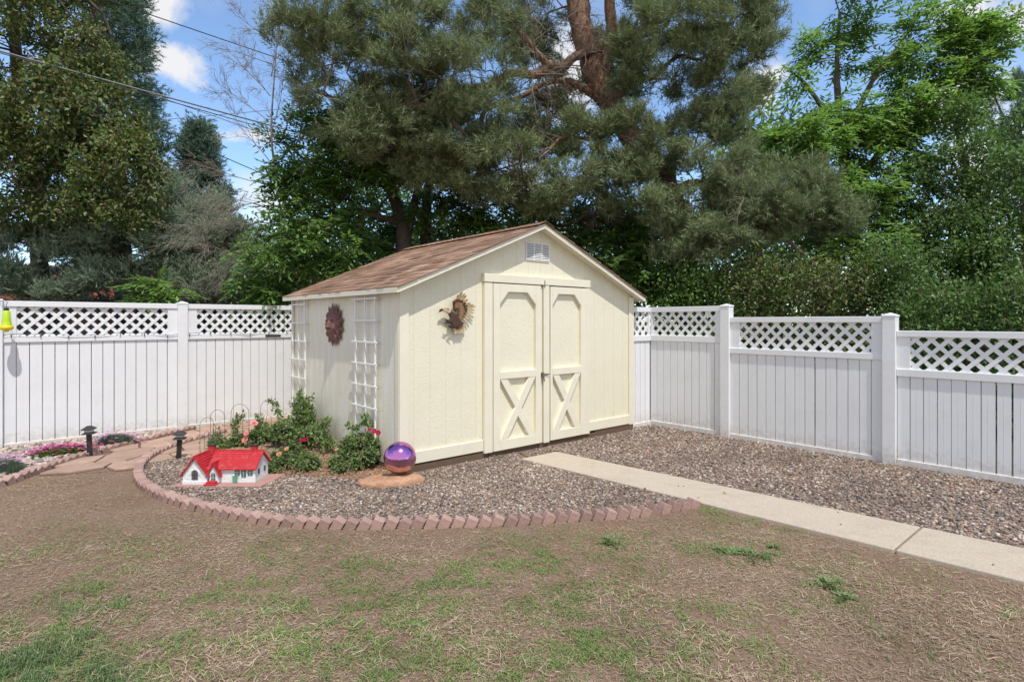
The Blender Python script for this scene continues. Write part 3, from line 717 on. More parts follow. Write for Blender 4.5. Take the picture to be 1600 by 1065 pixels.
# base beams
b = MB(); b.box((.0, -.012, -.04), (1.14, .1, .085)); b.box((1.143, -.02, -.04), (3.0, .1, .066)); b.box((3.003, -.012, -.04), (SW, .1, .096)); b.box((0.0, .101, -.04), (.08, SD, .055)); b.box((SW-.08, .101, -.04), (SW, SD, .07))
b.box((1.93, -.032, -.04), (1.96, -.0205, .066)); b.build('base_beam', M['brown'], shed, bevel=.004)
b = MB(); b.box((.1, .03, 0), (SW-.1, SD-.05, .09)); b.build('floor_deck', M['dark'], shed)
# door surround
b = MB(); b.box((1.058, -.054, 2.032), (2.862, .0, 2.128)); b.build('door_header', M['cream'], shed, bevel=.004)
b = MB(); b.box((1.064, -.046, .072), (1.184, .0, 2.028)); b.build('door_jamb', M['cream'], shed, bevel=.004)
b = MB(); b.box((2.782, -.046, .075), (2.855, .0, 2.028)); b.build('door_jamb', M['cream'], shed, bevel=.004)
def door(x0, x1, sl, sr, z0, z1, tl, tr, label):
    """x0..x1 leaf, sl/sr opening edges, cut corners; raised frame boards and an X brace"""
    b = MB(); b.box((x0+.004, -.008, z0+.03), (x1-.004, .0, z1)); o = b.build('door', M['siding'], shed); tag(o, label)
    f = MB(); y0, y1 = -.05, -.0085; zm0, zm1 = .905, .992; zt = 1.928; zc = 1.785; zb = .195
    f.box((x0, y0, z0), (sl, y1, z1)); f.box((sr, y0, z0), (x1, y1, z1))
    f.box((sl+.0015, y0, z0), (sr-.0015, y1, zb)); f.box((sl+.0015, y0-.002, zm0), (sr-.0015, y1, zm1))
    f.prism([(sl+.0015, zc), (tl, zt), (tr, zt), (sr-.0015, zc), (sr-.0015, z1), (sl+.0015, z1)], y0, y1)
    f.build('door_frame', M['cream'], o, bevel=.003)
    h = .112; w = sr-sl; H = zm0-zb; dx = .055
    c = MB()
    c.prism([(sl+.002, zb+.001), (sl+.002+h, zb+.001), (sr-.002, zm0-.001), (sr-.002-h, zm0-.001)], y0+.0015, y1)
    c.prism([(sl+.002, zm0-.001), (sl+.002+h, zm0-.001), ((sl+sr)/2+.03, (zb+zm0)/2+.065), ((sl+sr)/2-.05, (zb+zm0)/2+.01)], y0+.003, y1)
    c.prism([(sr-.002-h, zb+.001), (sr-.002, zb+.001), ((sl+sr)/2+.05, (zb+zm0)/2-.01), ((sl+sr)/2-.03, (zb+zm0)/2-.065)], y0+.003, y1)
    c.build('cross_brace', M['cream'], o, bevel=.003)
    return o
splash(M['siding'], (.5, .44, .32), .42, .4); splash(M['siding2'], (.45, .40, .32), .45, .5)
d1 = door(1.192, 1.945, 1.29, 1.861, .076, 2.020, 1.418, 1.722, 'left shed door with a cut-corner panel and X brace')
b = MB(); b.box((1.947, -.028, .072), (1.985, .0, 2.018)); b.build('meeting_stile', M['cream'], d1, bevel=.002)
d2 = door(2.112, 2.778, 2.151, 2.679, .08, 2.018, 2.253, 2.551, 'right shed door with a cut-corner panel and X brace')
b = MB(); b.box((1.995, -.052, .066), (2.092, .0, 2.024)); b.build('astragal', M['cream'], d2, bevel=.003)
b = MB(); b.box((1.986, .0005, .05), (1.994, .003, 2.03)); b.box((1.185, -.030, .08), (1.191, -.001, 2.03)); b.box((1.192, -.030, 2.0205), (2.778, -.001, 2.0315)); b.build('door_gap_shade', M['dark'], shed)  # dark strips in the door gaps, shade put into their colour
M['steel'] = mat('dull_steel', (.30, .28, .25), .4, metal=.9, c2=(.2, .18, .16), scale=30)
lt = MB(); lt.box((1.962, -.066, .915), (2.06, -.053, .93)); lt.box((1.955, -.072, .885), (1.985, -.03, .945)); lt.tube([(1.97, -.077, .9), (1.97, -.08, .87), (1.975, -.08, .84)], .007, 8); lt.tube([(2.06, -.06, .922), (2.065, -.08, .922)], .007, 8)
lt.build('latch', M['steel'], d2, bevel=.002)
b = MB(); b.box((2.0, -.062, 2.0), (2.008, -.0545, 2.09)); b.build('top_catch', M['steel'], d2)
# gable vent
v = MB(); va, vb, vc, vd = 1.745, 2.118, 2.345, 2.54
v.box((va-.012, -.012, vc-.012), (vb+.012, .001, vc)); v.box((va-.012, -.012, vd), (vb+.012, .001, vd+.012)); v.box((va-.012, -.012, vc), (va, .001, vd)); v.box((vb, -.012, vc), (vb+.012, .001, vd))
for x in (va+.115, va+.245): v.box((x, -.014, vc), (x+.012, .001, vd))
for i in range(9):
    z = vc+.012+i*.021
    for (a, c) in ((va, va+.115), (va+.127, va+.245), (va+.257, vb)): v.add([(a, -.012, z-.006), (c, -.012, z-.006), (c, .0, z+.009), (a, .0, z+.009), (a, -.010, z-.007), (c, -.010, z-.007), (c, .0, z+.006), (a, .0, z+.006)], [(0, 1, 2, 3), (7, 6, 5, 4), (0, 4, 5, 1)])
vo = v.build('gable_vent', M['white'], shed)
b = MB(); b.box((va, .001, vc), (vb, .0028, vd)); b.build('vent_opening', mat('vent_dark', (.16, .155, .15), .8), vo)
# roof: sheathing, shingles, fascias
oy0, oy1 = -.15, SD+.06
th = .03
rdk = MB()
for sgn in (0, 1):
    def X(x): return x if sgn == 0 else SW-x
    pr = [(X(-.1), 1.935-.012), (X(SW/2), roofz(SW/2)-.012), (X(SW/2), roofz(SW/2)-.012-th), (X(-.1), 1.935-.012-th)]
    if sgn: pr = pr[::-1]
    rdk.prism(pr, oy0+.02, oy1-.02)
roof = rdk.build('roof', M['cream'], shed)
for sgn in (0, 1):
    def X(x): return x if sgn == 0 else SW-x
    for (ya, yb) in ((oy0, oy0+.02), (oy1-.02, oy1)):
        pr = [(X(-.1), 1.932-.012), (X(SW/2-.0003), roofz(SW/2)-.014), (X(SW/2-.0003), roofz(SW/2)-.066), (X(-.1), 1.932-.062)]
        if sgn: pr = pr[::-1]
        MB().prism(pr, ya, yb-.0005).build('rake_fascia', M['cream'], roof)
b = MB(); b.box((-.118, oy0+.001, 1.868), (-.1, oy1-.001, 1.922)); b.box((SW+.1, oy0+.001, 1.868), (SW+.118, oy1-.001, 1.922)); b.build('eave_fascia', M['cream'], roof, bevel=.002)
M['shingle'] = ramp_mat('roof_shingles', [(.21, .125, .085), (.28, .175, .12), (.165, .098, .068), (.33, .215, .155), (.235, .14, .095), (.38, .26, .195), (.19, .115, .08)], .95, spec=.1)
n_, l_ = M['shingle'].node_tree.nodes, M['shingle'].node_tree.links
t_ = n_.new("ShaderNodeTexNoise"); t_.inputs["Scale"].default_value = 260; bb = n_.new("ShaderNodeBump"); bb.inputs["Strength"].default_value = .6; bb.inputs["Distance"].default_value = .004; l_.new(t_.outputs["Fac"], bb.inputs["Height"]); l_.new(bb.outputs[0], n_["Principled BSDF"].inputs["Normal"])
sh = MB(); sl_ = math.hypot(1, .42); LSL = (SW/2+.12)*sl_; ex = .138; nrow = int(LSL/ex)+1
for sgn in (0, 1):
    for r in range(nrow):
        s0 = r*ex; s1 = min(s0+ex*1.9, LSL); y = oy0-.02-random.uniform(0, .2)
        while y < oy1+.02:
            w = random.choice([.1, .15, .2, .28]); ya, yb = max(y, oy0-.018), min(y+w, oy1+.018); y += w
            if yb-ya < .01: continue
            lift = random.choice([0, 0, .004]); a_ = -.12
            def pt(s, yy, h):
                x = a_+s/sl_; z = 1.935-.012-.0084+.42*s/sl_+h
                return (x if sgn == 0 else SW-x, yy, z+.0)
            h0 = .016+lift; h1 = .004+lift*.4; e0 = random.uniform(-.004, .004)
            vs = [pt(s0+e0, ya+.001, h0), pt(s0+e0, yb-.001, h0), pt(s1, yb-.001, h1), pt(s1, ya+.001, h1), pt(s0+e0, ya+.001, h0-.009), pt(s0+e0, yb-.001, h0-.009), pt(s1, yb-.001, h1-.003), pt(s1, ya+.001, h1-.003)]
            f = [(0, 1, 2, 3), (7, 6, 5, 4), (0, 4, 5, 1), (1, 5, 6, 2), (3, 7, 4, 0), (2, 6, 7, 3)]
            if sgn == 0: f = [tuple(reversed(q)) for q in f]
            sh.add(vs, f)
y = oy0-.018
while y < oy1:   # ridge caps
    yb = min(y+.15, oy1+.02); zr = roofz(SW/2)+.012
    for s_ in (-1, 1):
        vs = [(SW/2, y, zr+.012), (SW/2+s_*.14, y, zr+.012-.058), (SW/2+s_*.14, yb+.03, zr-.052), (SW/2, yb+.03, zr+.004), (SW/2, y, zr+.003), (SW/2+s_*.14, y, zr-.055)]
        sh.add(vs, [(0, 1, 2, 3), (0, 4, 5, 1)])
    y += .145
sh.build('shingles', M['shingle'], roof)

# ================================================================ trellises on the side wall (shed side runs along -NN from P0)
def side_pt(s, o=0): return P0-NN*s-D*o
def trellis(s0, label, top=1.94, bot=.06, posts=(0, .235, .47), rungs=6, first=.635, dz=.239, tilt=0):
    root = empty('trellis', side_pt(s0, .045), angD+pi/2, label, 'trellis', 'white trellises on the shed side wall')
    # local x runs back along the wall, local y to the left of it (outwards)
    for p in posts:
        b = MB(); b.box((p-.011, -.012, bot), (p+.011, .008, top)); b.build('upright', M['white'], root, bevel=.002)
    for r in range(rungs):
        z = first+r*dz; b = MB(); b.box((-.07, .009, z-.01), (.54, .022, z+.01)); b.build('rung', M['white'], root, bevel=.002)
    return root
trellis(.46, 'white trellis on the shed side wall between sun face and front corner')
trellis(2.47, 'white trellis at the far end of the shed side wall beside the left fence', bot=.3, first=.81, rungs=5, dz=.25)

# ================================================================ sun face plaque
M['rust'] = mat('dark_terracotta', (.13, .06, .055), .55, c2=(.20, .10, .085), scale=14, bump=.3, spec=.4)
sfp = empty('sun_face', side_pt(1.575, .02)+np.array([0, 0, 1.54]), angD+pi/2, 'dark red-brown metal sun face with pointed rays hung on the shed side wall', 'wall plaque')
b = MB(); nr_ = 13
for lay_, (ra, rb, yo, off) in enumerate(((.15, .278, .004, 0), (.14, .232, .018, .5))):
    for k in range(nr_):
        a = 2*pi*(k+off)/nr_; h = pi/nr_*1.0
        pA = (cos(a-h)*ra, sin(a-h)*ra); pB = (cos(a)*rb, sin(a)*rb); pC = (cos(a+h)*ra, sin(a+h)*ra); c0 = (cos(a)*ra*.6, sin(a)*ra*.6)
        mid = (cos(a)*(ra+rb)/2, sin(a)*(ra+rb)/2)
        v1 = (cos(a-h*.75)*(ra*.45+rb*.55), sin(a-h*.75)*(ra*.45+rb*.55)); v2 = (cos(a+h*.75)*(ra*.45+rb*.55), sin(a+h*.75)*(ra*.45+rb*.55))
        b.add([(pA[0], yo, pA[1]), (v1[0], yo+.004, v1[1]), (pB[0], yo, pB[1]), (v2[0], yo+.004, v2[1]), (pC[0], yo, pC[1]), (c0[0], yo+.02, c0[1]), (mid[0], yo+.022, mid[1])], [(0, 6, 1), (1, 6, 2), (2, 6, 3), (3, 6, 4), (4, 6, 5), (5, 6, 0)])
b.build('rays', M['rust'], sfp)
def face_h(x, z):
    R = .16; r2 = (x*x+z*z)/R/R; h = .05*math.sqrt(max(0, 1-r2*.97))
    g = lambda cx, cz, sx, sz, a: a*math.exp(-((x-cx)/sx)**2-((z-cz)/sz)**2)
    h += g(0, .0, .018, .055, .035)+g(0, -.032, .03, .02, .03)                 # nose
    for s in (-1, 1):
        h += g(s*.06, .072, .04, .012, .018)-g(s*.06, .042, .03, .016, .028)+g(s*.06, .04, .018, .009, .022)+g(s*.085, -.045, .035, .035, .02)
    h += g(0, -.085, .045, .009, .02)-g(0, -.096, .05, .005, .02)+g(0, -.108, .035, .01, .02)+g(0, -.145, .04, .02, .014)
    return h
vs = []; fs_ = []; NR, NA = 22, 48
for i in range(NR+1):
    r = .16*i/NR
    for k in range(NA): a = 2*pi*k/NA; x = r*cos(a); z = r*sin(a); vs.append((x, .012+face_h(x, z), z))
for i in range(NR):
    for k in range(NA): a = i*NA+k; c = i*NA+(k+1) % NA; fs_.append((a, a+NA, c+NA, c))
b = MB(); b.add(vs, fs_); b.build('face', M['rust'], sfp, smooth=True)

# ================================================================ eagle wall art (front wall): traced in wall units, thick metal feathers in layers
M['eagle_dark'] = mat('bronze_brown', (.06, .03, .02), .45, c2=(.14, .07, .04), scale=40, metal=.5, spec=.5)
M['eagle_gold'] = mat('antique_gold', (.42, .28, .13), .4, c2=(.6, .46, .27), scale=50, metal=.4)
M['eagle_mid'] = mat('copper_brown', (.26, .13, .07), .4, c2=(.48, .30, .17), scale=40, metal=.5)
M['eagle_head'] = mat('cream_enamel', (.48, .36, .2), .45, c2=(.62, .5, .33), scale=40, metal=.2)
eg = empty('eagle_wall_art', P0+D*.66+NN*.02+np.array([0, 0, 1.665]), angD, 'bronze and gold metal eagle with raised wings hung left of the shed doors', 'wall art')
EX = lambda x: (x-400)*.00080; EZ = lambda z: -(z-530)*.000665
def feather(b, base, tip, w, y, th=.004, curl=.012):
    x0, z0 = EX(base[0]), EZ(base[1]); x1, z1 = EX(tip[0]), EZ(tip[1]); dx, dz = x1-x0, z1-z0; L = math.hypot(dx, dz); nx, nz_ = -dz/L, dx/L; w = w*.00075
    pr = [(0, .35), (.3, .9), (.65, 1), (.88, .7), (1, 0)]
    top = []; bot = []
    for f, k in pr:
        for s in (-1, 1):
            top.append((x0+dx*f+nx*w*k*.5*s, -(y+curl*f*f), z0+dz*f+nz_*w*k*.5*s)); bot.append((top[-1][0], top[-1][1]+th, top[-1][2]))
        mid = None
    n = len(top); fs = []
    for i in range(len(pr)-1):
        a = 2*i; fs += [(a, a+1, a+3, a+2), (n+a+2, n+a+3, n+a+1, n+a), (a, a+2, n+a+2, n+a), (a+3, a+1, n+a+1, n+a+3)]
    b.add(top+bot, fs)
def blob(b, pts, y0, y1):
    b.prism([(EX(x), EZ(z)) for x, z in pts][::-1], -y1, -y0)
wg = MB()    # long primaries
for bx, bz, tx, tz in [(440, 330, 425, 215), (460, 330, 470, 180), (470, 330, 500, 160), (485, 335, 545, 185), (500, 345, 575, 215), (515, 360, 600, 290), (560, 390, 640, 345), (560, 410, 695, 375), (570, 430, 735, 405), (570, 460, 715, 465), (565, 480, 705, 520), (555, 500, 650, 575), (540, 530, 610, 620), (520, 560, 565, 655)]:
    feather(wg, (bx, bz), (tx, tz), 34, .022, curl=.02)
wo = wg.build('wing_feathers', M['eagle_gold'], eg)
wg = MB()
for bx, bz, tx, tz in [(420, 400, 470, 300), (430, 410, 510, 310), (440, 420, 560, 350), (445, 430, 590, 400), (450, 450, 590, 450), (450, 470, 580, 495), (445, 490, 560, 540), (440, 520, 530, 590), (435, 545, 495, 625)]:
    feather(wg, (bx, bz), (tx, tz), 46, .034, curl=.014)
wg.build('wing_coverts', M['eagle_dark'], eg)
wg = MB()
for i in range(9):
    z = 370+i*31; feather(wg, (440-i*2, z), (535-abs(i-4)*10, z-8+i*3), 24, .05, curl=.006)
for i in range(4): feather(wg, (380+i*18, 440), (385+i*22, 330-i*4+10), 26, .045)
wg.build('wing_coverts', M['eagle_mid'], eg)
bd = MB(); blob(bd, [(355, 440), (350, 330), (385, 295), (440, 285), (480, 310), (470, 360), (430, 400), (420, 470), (390, 500)], .02, .04); bd.build('wing_shoulder', M['eagle_dark'], eg, bevel=.004)
bd = MB(); blob(bd, [(262, 530), (300, 490), (345, 510), (400, 545), (450, 600), (480, 660), (470, 700), (420, 750), (370, 775), (340, 760), (330, 700), (280, 690), (272, 640), (300, 600), (285, 560)], .02, .052)
bd.build('body', M['eagle_dark'], eg, bevel=.01, seg=2)
bd = MB(); blob(bd, [(165, 455), (195, 432), (245, 428), (285, 445), (305, 490), (290, 520), (262, 535), (235, 515), (200, 500), (170, 485)], .03, .06); bd.build('head', M['eagle_head'], eg, bevel=.008, seg=2)
bd = MB(); blob(bd, [(172, 455), (150, 452), (125, 475), (122, 515), (140, 500), (172, 490)], .036, .052); blob(bd, [(235, 455), (252, 452), (255, 470), (238, 470)], .0605, .064); bd.build('beak', M['black'], eg, bevel=.002)
tl = MB()
for bx, bz, tx, tz in [(430, 700, 575, 715), (425, 715, 570, 750), (420, 730, 545, 800), (410, 740, 520, 850), (400, 750, 480, 850), (390, 755, 440, 850), (380, 760, 400, 870)]: feather(tl, (bx, bz), (tx, tz), 40, .024, curl=.012)
tl.build('tail_feathers', M['eagle_gold'], eg)
tl = MB()
for bx, bz, tx, tz in [(430, 690, 520, 690), (420, 700, 510, 735), (410, 710, 480, 770), (400, 720, 440, 790)]: feather(tl, (bx, bz), (tx, tz), 40, .036)
tl.build('tail_coverts', M['eagle_dark'], eg)
tn = MB()
for base, tips in (((330, 660), [(190, 640), (180, 690), (200, 715), (215, 625)]), ((350, 730), [(250, 740), (270, 770), (300, 745), (330, 815)])):
    mid_ = (base[0]-75, base[1]+10); tn.tube([(EX(base[0]), -.04, EZ(base[1])), (EX(mid_[0]), -.05, EZ(mid_[1]))], [.014, .008], 7)
    for t in tips: tn.tube([(EX(mid_[0]), -.05, EZ(mid_[1])), (EX((mid_[0]+t[0])/2), -.062, EZ((mid_[1]+t[1])/2-12)), (EX(t[0]), -.05, EZ(t[1]))], [.007, .006, .002], 6)
tn.build('talons', M['black'], eg)

# ================================================================ gazing ball on its slab of sandstone
rk = MB(); ns = 26; rings = []
def rockr(a, k): return (1+.10*sin(2*a+.5)+.06*sin(3*a+1.2)+.04*sin(7*a+k))
for k, (f, z) in enumerate(((.93, -.02), (1.0, .02), (.985, .05), (.92, .068), (.7, .074), (.35, .076))):
    rings.append([(.30*f*rockr(a, k)*cos(a), .185*f*rockr(a, k*.6)*sin(a), z+.006*sin(5*a+k)+(.012*cos(a) if z > .03 else 0)) for a in [2*pi*i/ns for i in range(ns)]])
for i, r in enumerate(rings): rk.v += r
for i in range(len(rings)-1):
    for k in range(ns): rk.f.append((i*ns+k, i*ns+(k+1) % ns, (i+1)*ns+(k+1) % ns, (i+1)*ns+k))
rk.f.append(tuple(5*ns+k for k in range(ns)))
BALL = np.array([-1.10, 5.60, .085])
o = rk.build('rock_slab', M['sandstone'], None, loc=(-1.185, 5.53, 0), smooth=True); tag(o, 'flat orange sandstone slab on the gravel under the purple ball', 'rock')
m, n, l = newmat('purple_copper_mirror'); bs = n["Principled BSDF"]; bs.inputs["Metallic"].default_value = 1; bs.inputs["Roughness"].default_value = .13
tcx = n.new("ShaderNodeTexCoord"); sx = n.new("ShaderNodeSeparateXYZ"); l.new(tcx.outputs["Object"], sx.inputs[0]); mr = n.new("ShaderNodeMapRange"); mr.inputs[1].default_value = .08; mr.inputs[2].default_value = .2; l.new(sx.outputs[2], mr.inputs[0])
r = n.new("ShaderNodeValToRGB"); r.color_ramp.elements[0].color = (.62, .38, .36, 1); r.color_ramp.elements[1].color = (.58, .22, .56, 1); l.new(mr.outputs[0], r.inputs[0]); l.new(r.outputs[0], bs.inputs["Base Color"])  # base colour runs from copper below to purple above
tt = n.new("ShaderNodeTexNoise"); tt.inputs["Scale"].default_value = 55; tt.inputs["Detail"].default_value = 4; l.new(tcx.outputs["Object"], tt.inputs["Vector"]); bm = n.new("ShaderNodeBump"); bm.inputs["Strength"].default_value = .12; bm.inputs["Distance"].default_value = .004; l.new(tt.outputs["Fac"], bm.inputs["Height"]); l.new(bm.outputs[0], bs.inputs["Normal"])
b = MB(); R_ = .158; b.lathe([(.02, 0)]+[(R_*sin(a), R_-R_*cos(a)) for a in np.linspace(.15, pi-.02, 40)], 64); o = b.build('gazing_ball', m, None, loc=BALL, smooth=True); tag(o, 'shiny purple and copper mirrored gazing ball resting on the sandstone slab', 'gazing ball')

# ================================================================ miniature cottage
M['mini_white'] = mat('painted_stone', (.76, .78, .80), .6, c2=(.70, .72, .74), scale=30, bump=.9, bscale=45, bdist=.008)
M['mini_red'] = mat('red_roof_paint', (.52, .025, .035), .6, c2=(.42, .02, .03), scale=25, bump=.6, bscale=70, dirt=(.6, .2, .18), dirt_scale=14, dirt_amt=.5)
M['mini_green'] = mat('dark_green_paint', (.03, .12, .09), .5, c2=(.06, .17, .13), scale=40)
M['mini_glass'] = mat('grey_window', (.10, .10, .12), .2, spec=.6)
M['paver'] = mat('red_paver', (.36, .2, .175), .85, c2=(.42, .25, .22), scale=20, bump=.3, spec=.2)
ho = np.array([-2.79, 5.585, 0.])
pv = MB(); pv.slab([(-.43, -.205), (.42, -.205), (.475, .225), (-.37, .235)], .0, .030)
tag(pv.build('paver_base', M['paver'], None, loc=ho, bevel=.004), 'flat reddish paver slab on the gravel under the miniature cottage', 'paver')
mc = empty('miniature_cottage', ho+np.array([0, 0, .0305]), 0, 'miniature white stone cottage with bright red roof on the gravel bed', 'garden ornament')
def g_house(x0, x1, y0, y1, eave, ridge, axis, ov=.02, rt=.012, name='wall'):
    w = MB(); r = MB()
    if axis == 'x':     # ridge along x
        ym = (y0+y1)/2; prof = [(y0, 0), (y1, 0), (y1, eave), (ym, ridge), (y0, eave)]; n = 5
        w.add([(x0, y, z) for y, z in prof]+[(x1, y, z) for y, z in prof], [tuple(range(n-1, -1, -1)), tuple(range(n, 2*n))]+[(i, (i+1) % n, (i+1) % n+n, i+n) for i in range(n)])
        sl = (ridge-eave)/(ym-y0)
        for s, ye in ((-1, y0-ov), (1, y1+ov)):
            ze = eave-sl*ov; q = [(ye, ze), (ym, ridge), (ym, ridge+rt*1.3), (ye, ze+rt)]
            r.add([(x0-ov, y, z+.001) for y, z in q]+[(x1+ov, y, z+.001) for y, z in q], [(0, 1, 2, 3), (7, 6, 5, 4), (0, 4, 5, 1), (3, 2, 6, 7), (0, 3, 7, 4)])
            for k in range(1, 9):   # raised courses
                f = k/9; yy = ye+(ym-ye)*f; zz = ze+rt+(ridge+rt*1.3-ze-rt)*f+.0015
                r.box((x0-ov, min(yy, yy+.004*s), zz-.002), (x1+ov, max(yy, yy+.004*s), zz+.0025))
        r.box((x0-ov-.002, ym-.009, ridge+rt*.6), (x1+ov+.002, ym+.009, ridge+rt*1.9))
    else:
        xm = (x0+x1)/2; w.prism([(x0, 0), (x1, 0), (x1, eave), (xm, ridge), (x0, eave)], y0, y1); sl = (ridge-eave)/(xm-x0)
        for s, xe in ((-1, x0-ov), (1, x1+ov)):
            ze = eave-sl*ov; q = [(xe, ze+.001), (xm, ridge+.001), (xm, ridge+rt*1.5), (xe, ze+rt)]
            r.prism(q if s == -1 else q[::-1], y0-ov, y1+ov)
            for k in range(1, 9):
                f = k/9; xx = xe+(xm-xe)*f; zz = ze+rt+(ridge+rt*1.5-ze-rt)*f+.0015
                r.box((min(xx, xx+.004*s), y0-ov, zz-.003), (max(xx, xx+.004*s), y1+ov, zz+.0025))
        r.box((xm-.009, y0-ov-.002, ridge+rt*.6), (xm+.009, y1+ov+.002, ridge+rt*1.9))
    return w, r
X0 = -2.82
mc.scale = (1, 1, 1.1)
wA, rA = g_house(-3.165-X0, -2.935-X0, -.155, .2, .088, .226, 'y', .022)
wB, rB = g_house(-2.934-X0, -2.50-X0, -.10, .19, .128, .237, 'x', .02)
wC, rC = g_house(-2.927-X0, -2.835-X0, -.135, .03, .088, .168, 'y', .02)
wl = MB()
for q in (wA, wB, wC): wl.add(q.v, q.f)
rn = random.Random(3)
for i in range(10):     # stones round the arched window of the left gable
    a = pi*i/9; cx, cz_ = -3.05-X0, .075; wl.box((cx+.042*cos(a)-.009, -.160, cz_+.042*sin(a)-.007+.012), (cx+.042*cos(a)+.009, -.1555, cz_+.042*sin(a)+.007+.012))
wl.box((-3.17-X0, -.162, -.001), (-2.93-X0, -.1552, .03))
wl.build('wall', M['mini_white'], mc, bevel=.003)
rr_ = MB()
for q in (rA, rB, rC): rr_.add(q.v, q.f)
rfm = rr_.build('roof', M['mini_red'], mc)
for cx, cy, top in ((-3.03-X0, .12, .282), (-2.575-X0, .045, .296)):
    c = MB(); c.box((cx-.03, cy-.022, .17), (cx+.03, cy+.022, top-.002)); ch = c.build('chimney', M['mini_red'], rfm, bevel=.003)
    c = MB(); c.box((cx-.034, cy-.026, top-.0018), (cx+.034, cy+.026, top+.008)); c.build('chimney_cap', M['black'], ch)
def archwin(x0, x1, z0, z1, y, m, name='window', frame=None):
    r_ = (x1-x0)/2; cx = (x0+x1)/2; pts = [(x0, z0), (x1, z0), (x1, z1-r_)]+[(cx+r_*cos(a), z1-r_+r_*sin(a)) for a in np.linspace(.3, pi-.3, 6)]+[(x0, z1-r_)]
    b = MB(); b.prism(pts, y-.002, y+.003); w = b.build(name, m, mc)
    b = MB(); b.box((cx-.0015, y-.004, z0), (cx+.0015, y-.0022, z1-.002)); b.box((x0, y-.004, (z0+z1)/2-.001), (cx-.0017, y-.0022, (z0+z1)/2+.001)); b.box((cx+.0017, y-.004, (z0+z1)/2-.001), (x1, y-.0022, (z0+z1)/2+.001)); b.build('glazing_bar', frame or M['mini_white'], w)
    return w
archwin(-3.08-X0, -3.02-X0, .04, .13, -.157, M['mini_glass'], frame=M['black'])
archwin(-2.905-X0, -2.865-X0, .01, .095, -.137, M['mini_green'], 'door')
b = MB(); b.box((-2.945-X0, -.205, -.0003), (-2.83-X0, -.1365, .014)); b.box((-2.93-X0, -.185, .0142), (-2.845-X0, -.1365, .028)); b.build('step', M['mini_red'], mc, bevel=.003)
for a, c in ((-2.695, -2.648), (-2.57, -2.525)):
    b = MB(); b.box((a-X0, -.106, .065), (c-X0, -.101, .125)); w = b.build('window', M['mini_green'], mc)
    b = MB(); b.box(((a+c)/2-.001-X0, -.108, .067), ((a+c)/2+.001-X0, -.1065, .123)); b.box((a-X0, -.108, .094), ((a+c)/2-.0015-X0, -.1065, .097)); b.box(((a+c)/2+.0015-X0, -.108, .094), (c-X0, -.1065, .097)); b.build('glazing_bar', M['mini_white'], w)
archwin(-2.632-X0, -2.588-X0, .05, .135, -.104, M['mini_green'])
b = MB(); b.box((-2.71-X0, -.118, 0), (-2.668-X0, -.1065, .058)); b.box((-2.716-X0, -.12, .0582), (-2.662-X0, -.1062, .063)); b.build('gate', mat('pale_green_paint', (.12, .30, .22), .5), mc, bevel=.002)
for yy in (-.04, .09):
    b = MB(); b.box((-2.5-X0, yy, .06), (-2.496-X0, yy+.035, .105)); b.build('window', M['mini_glass'], mc)

# ================================================================ path lights
M['lens'] = mat('frosted_lens', (.55, .56, .5), .3, spec=.5)
def path_light(x, y, h, label, w=.064, tilt=0):
    r = empty('path_light', (x, y, 0), rad(20), label, 'path light', 'black pagoda path lights by the flagstone path'); r.rotation_euler = (0, tilt, rad(20))
    b = MB(); b.box((-.023, -.023, -.03), (.023, .023, h-.085)); b.build('post', M['black'], r, bevel=.003)
    def pyr(z0, z1, w0, w1, nm):
        b = MB(); b.add([(-w0, -w0, z0), (w0, -w0, z0), (w0, w0, z0), (-w0, w0, z0), (-w1, -w1, z1), (w1, -w1, z1), (w1, w1, z1), (-w1, w1, z1), (-w0, -w0, z0-.008), (w0, -w0, z0-.008), (w0, w0, z0-.008), (-w0, w0, z0-.008)],
              [(0, 1, 5, 4), (1, 2, 6, 5), (2, 3, 7, 6), (3, 0, 4, 7), (4, 5, 6, 7), (8, 9, 1, 0), (9, 10, 2, 1), (10, 11, 3, 2), (11, 8, 0, 3), (11, 10, 9, 8)]); b.build(nm, M['black'], r, bevel=.002)
    pyr(h-.085, h-.07, w, .036, 'lower_shade'); pyr(h-.034, h, w, .02, 'cap')
    b = MB(); b.box((-.037, -.037, h-.0698), (.037, .037, h-.042)); b.build('lens', M['lens'], r, bevel=.002)
path_light(-4.90, 6.62, .37, 'black pagoda path light among the river stones by the pink flowers', tilt=-.03)
path_light(-3.80, 6.50, .335, 'black pagoda path light on gravel behind the miniature cottage', tilt=.04)

# ================================================================ wire hoops
def hoop(px, pybase, pytop, hw_px, label, rz=0, inner=True, m='wire'):
    g0 = G(px, pybase); y = g0[1]; h = CZ+(HY-pytop)/FPX*y; w = hw_px/FPX*y/max(.25, cos(rz))
    r = empty('wire_hoop', g0, rz, label, 'wire hoop', 'thin wire hoops round the rose bed')
    def arch(w_, h_, nm):
        pts = [(-w_, 0, -.03), (-w_, 0, h_-w_)]+[(w_*-cos(a), 0, h_-w_+w_*sin(a)) for a in np.linspace(.2, pi-.2, 12)]+[(w_, 0, h_-w_), (w_, 0, -.03)]
        b = MB(); b.tube(pts, .0028, 5, cap=False); b.build(nm, M[m], r)
    arch(w, h, 'outer_arch')
    if inner: arch(w*.3, h*.62, 'inner_arch'); b = MB(); b.tube([(-w, 0, h*.42), (w, 0, h*.42)], .0022, 5); b.build('crossbar', M[m], r)
hoop(323, 709, 652, 6, 'narrow wire hoop standing left of the roses beside the flagstone path', rad(55))
hoop(340, 700, 640, 11, 'wire hoop at the left end of the roses, second from the left')
hoop(375, 695, 631, 14, 'tallest wire hoop before the white fence, behind the pink roses')
hoop(420, 688, 625, 13, 'wire hoop half hidden by leaves between pink roses and shed')
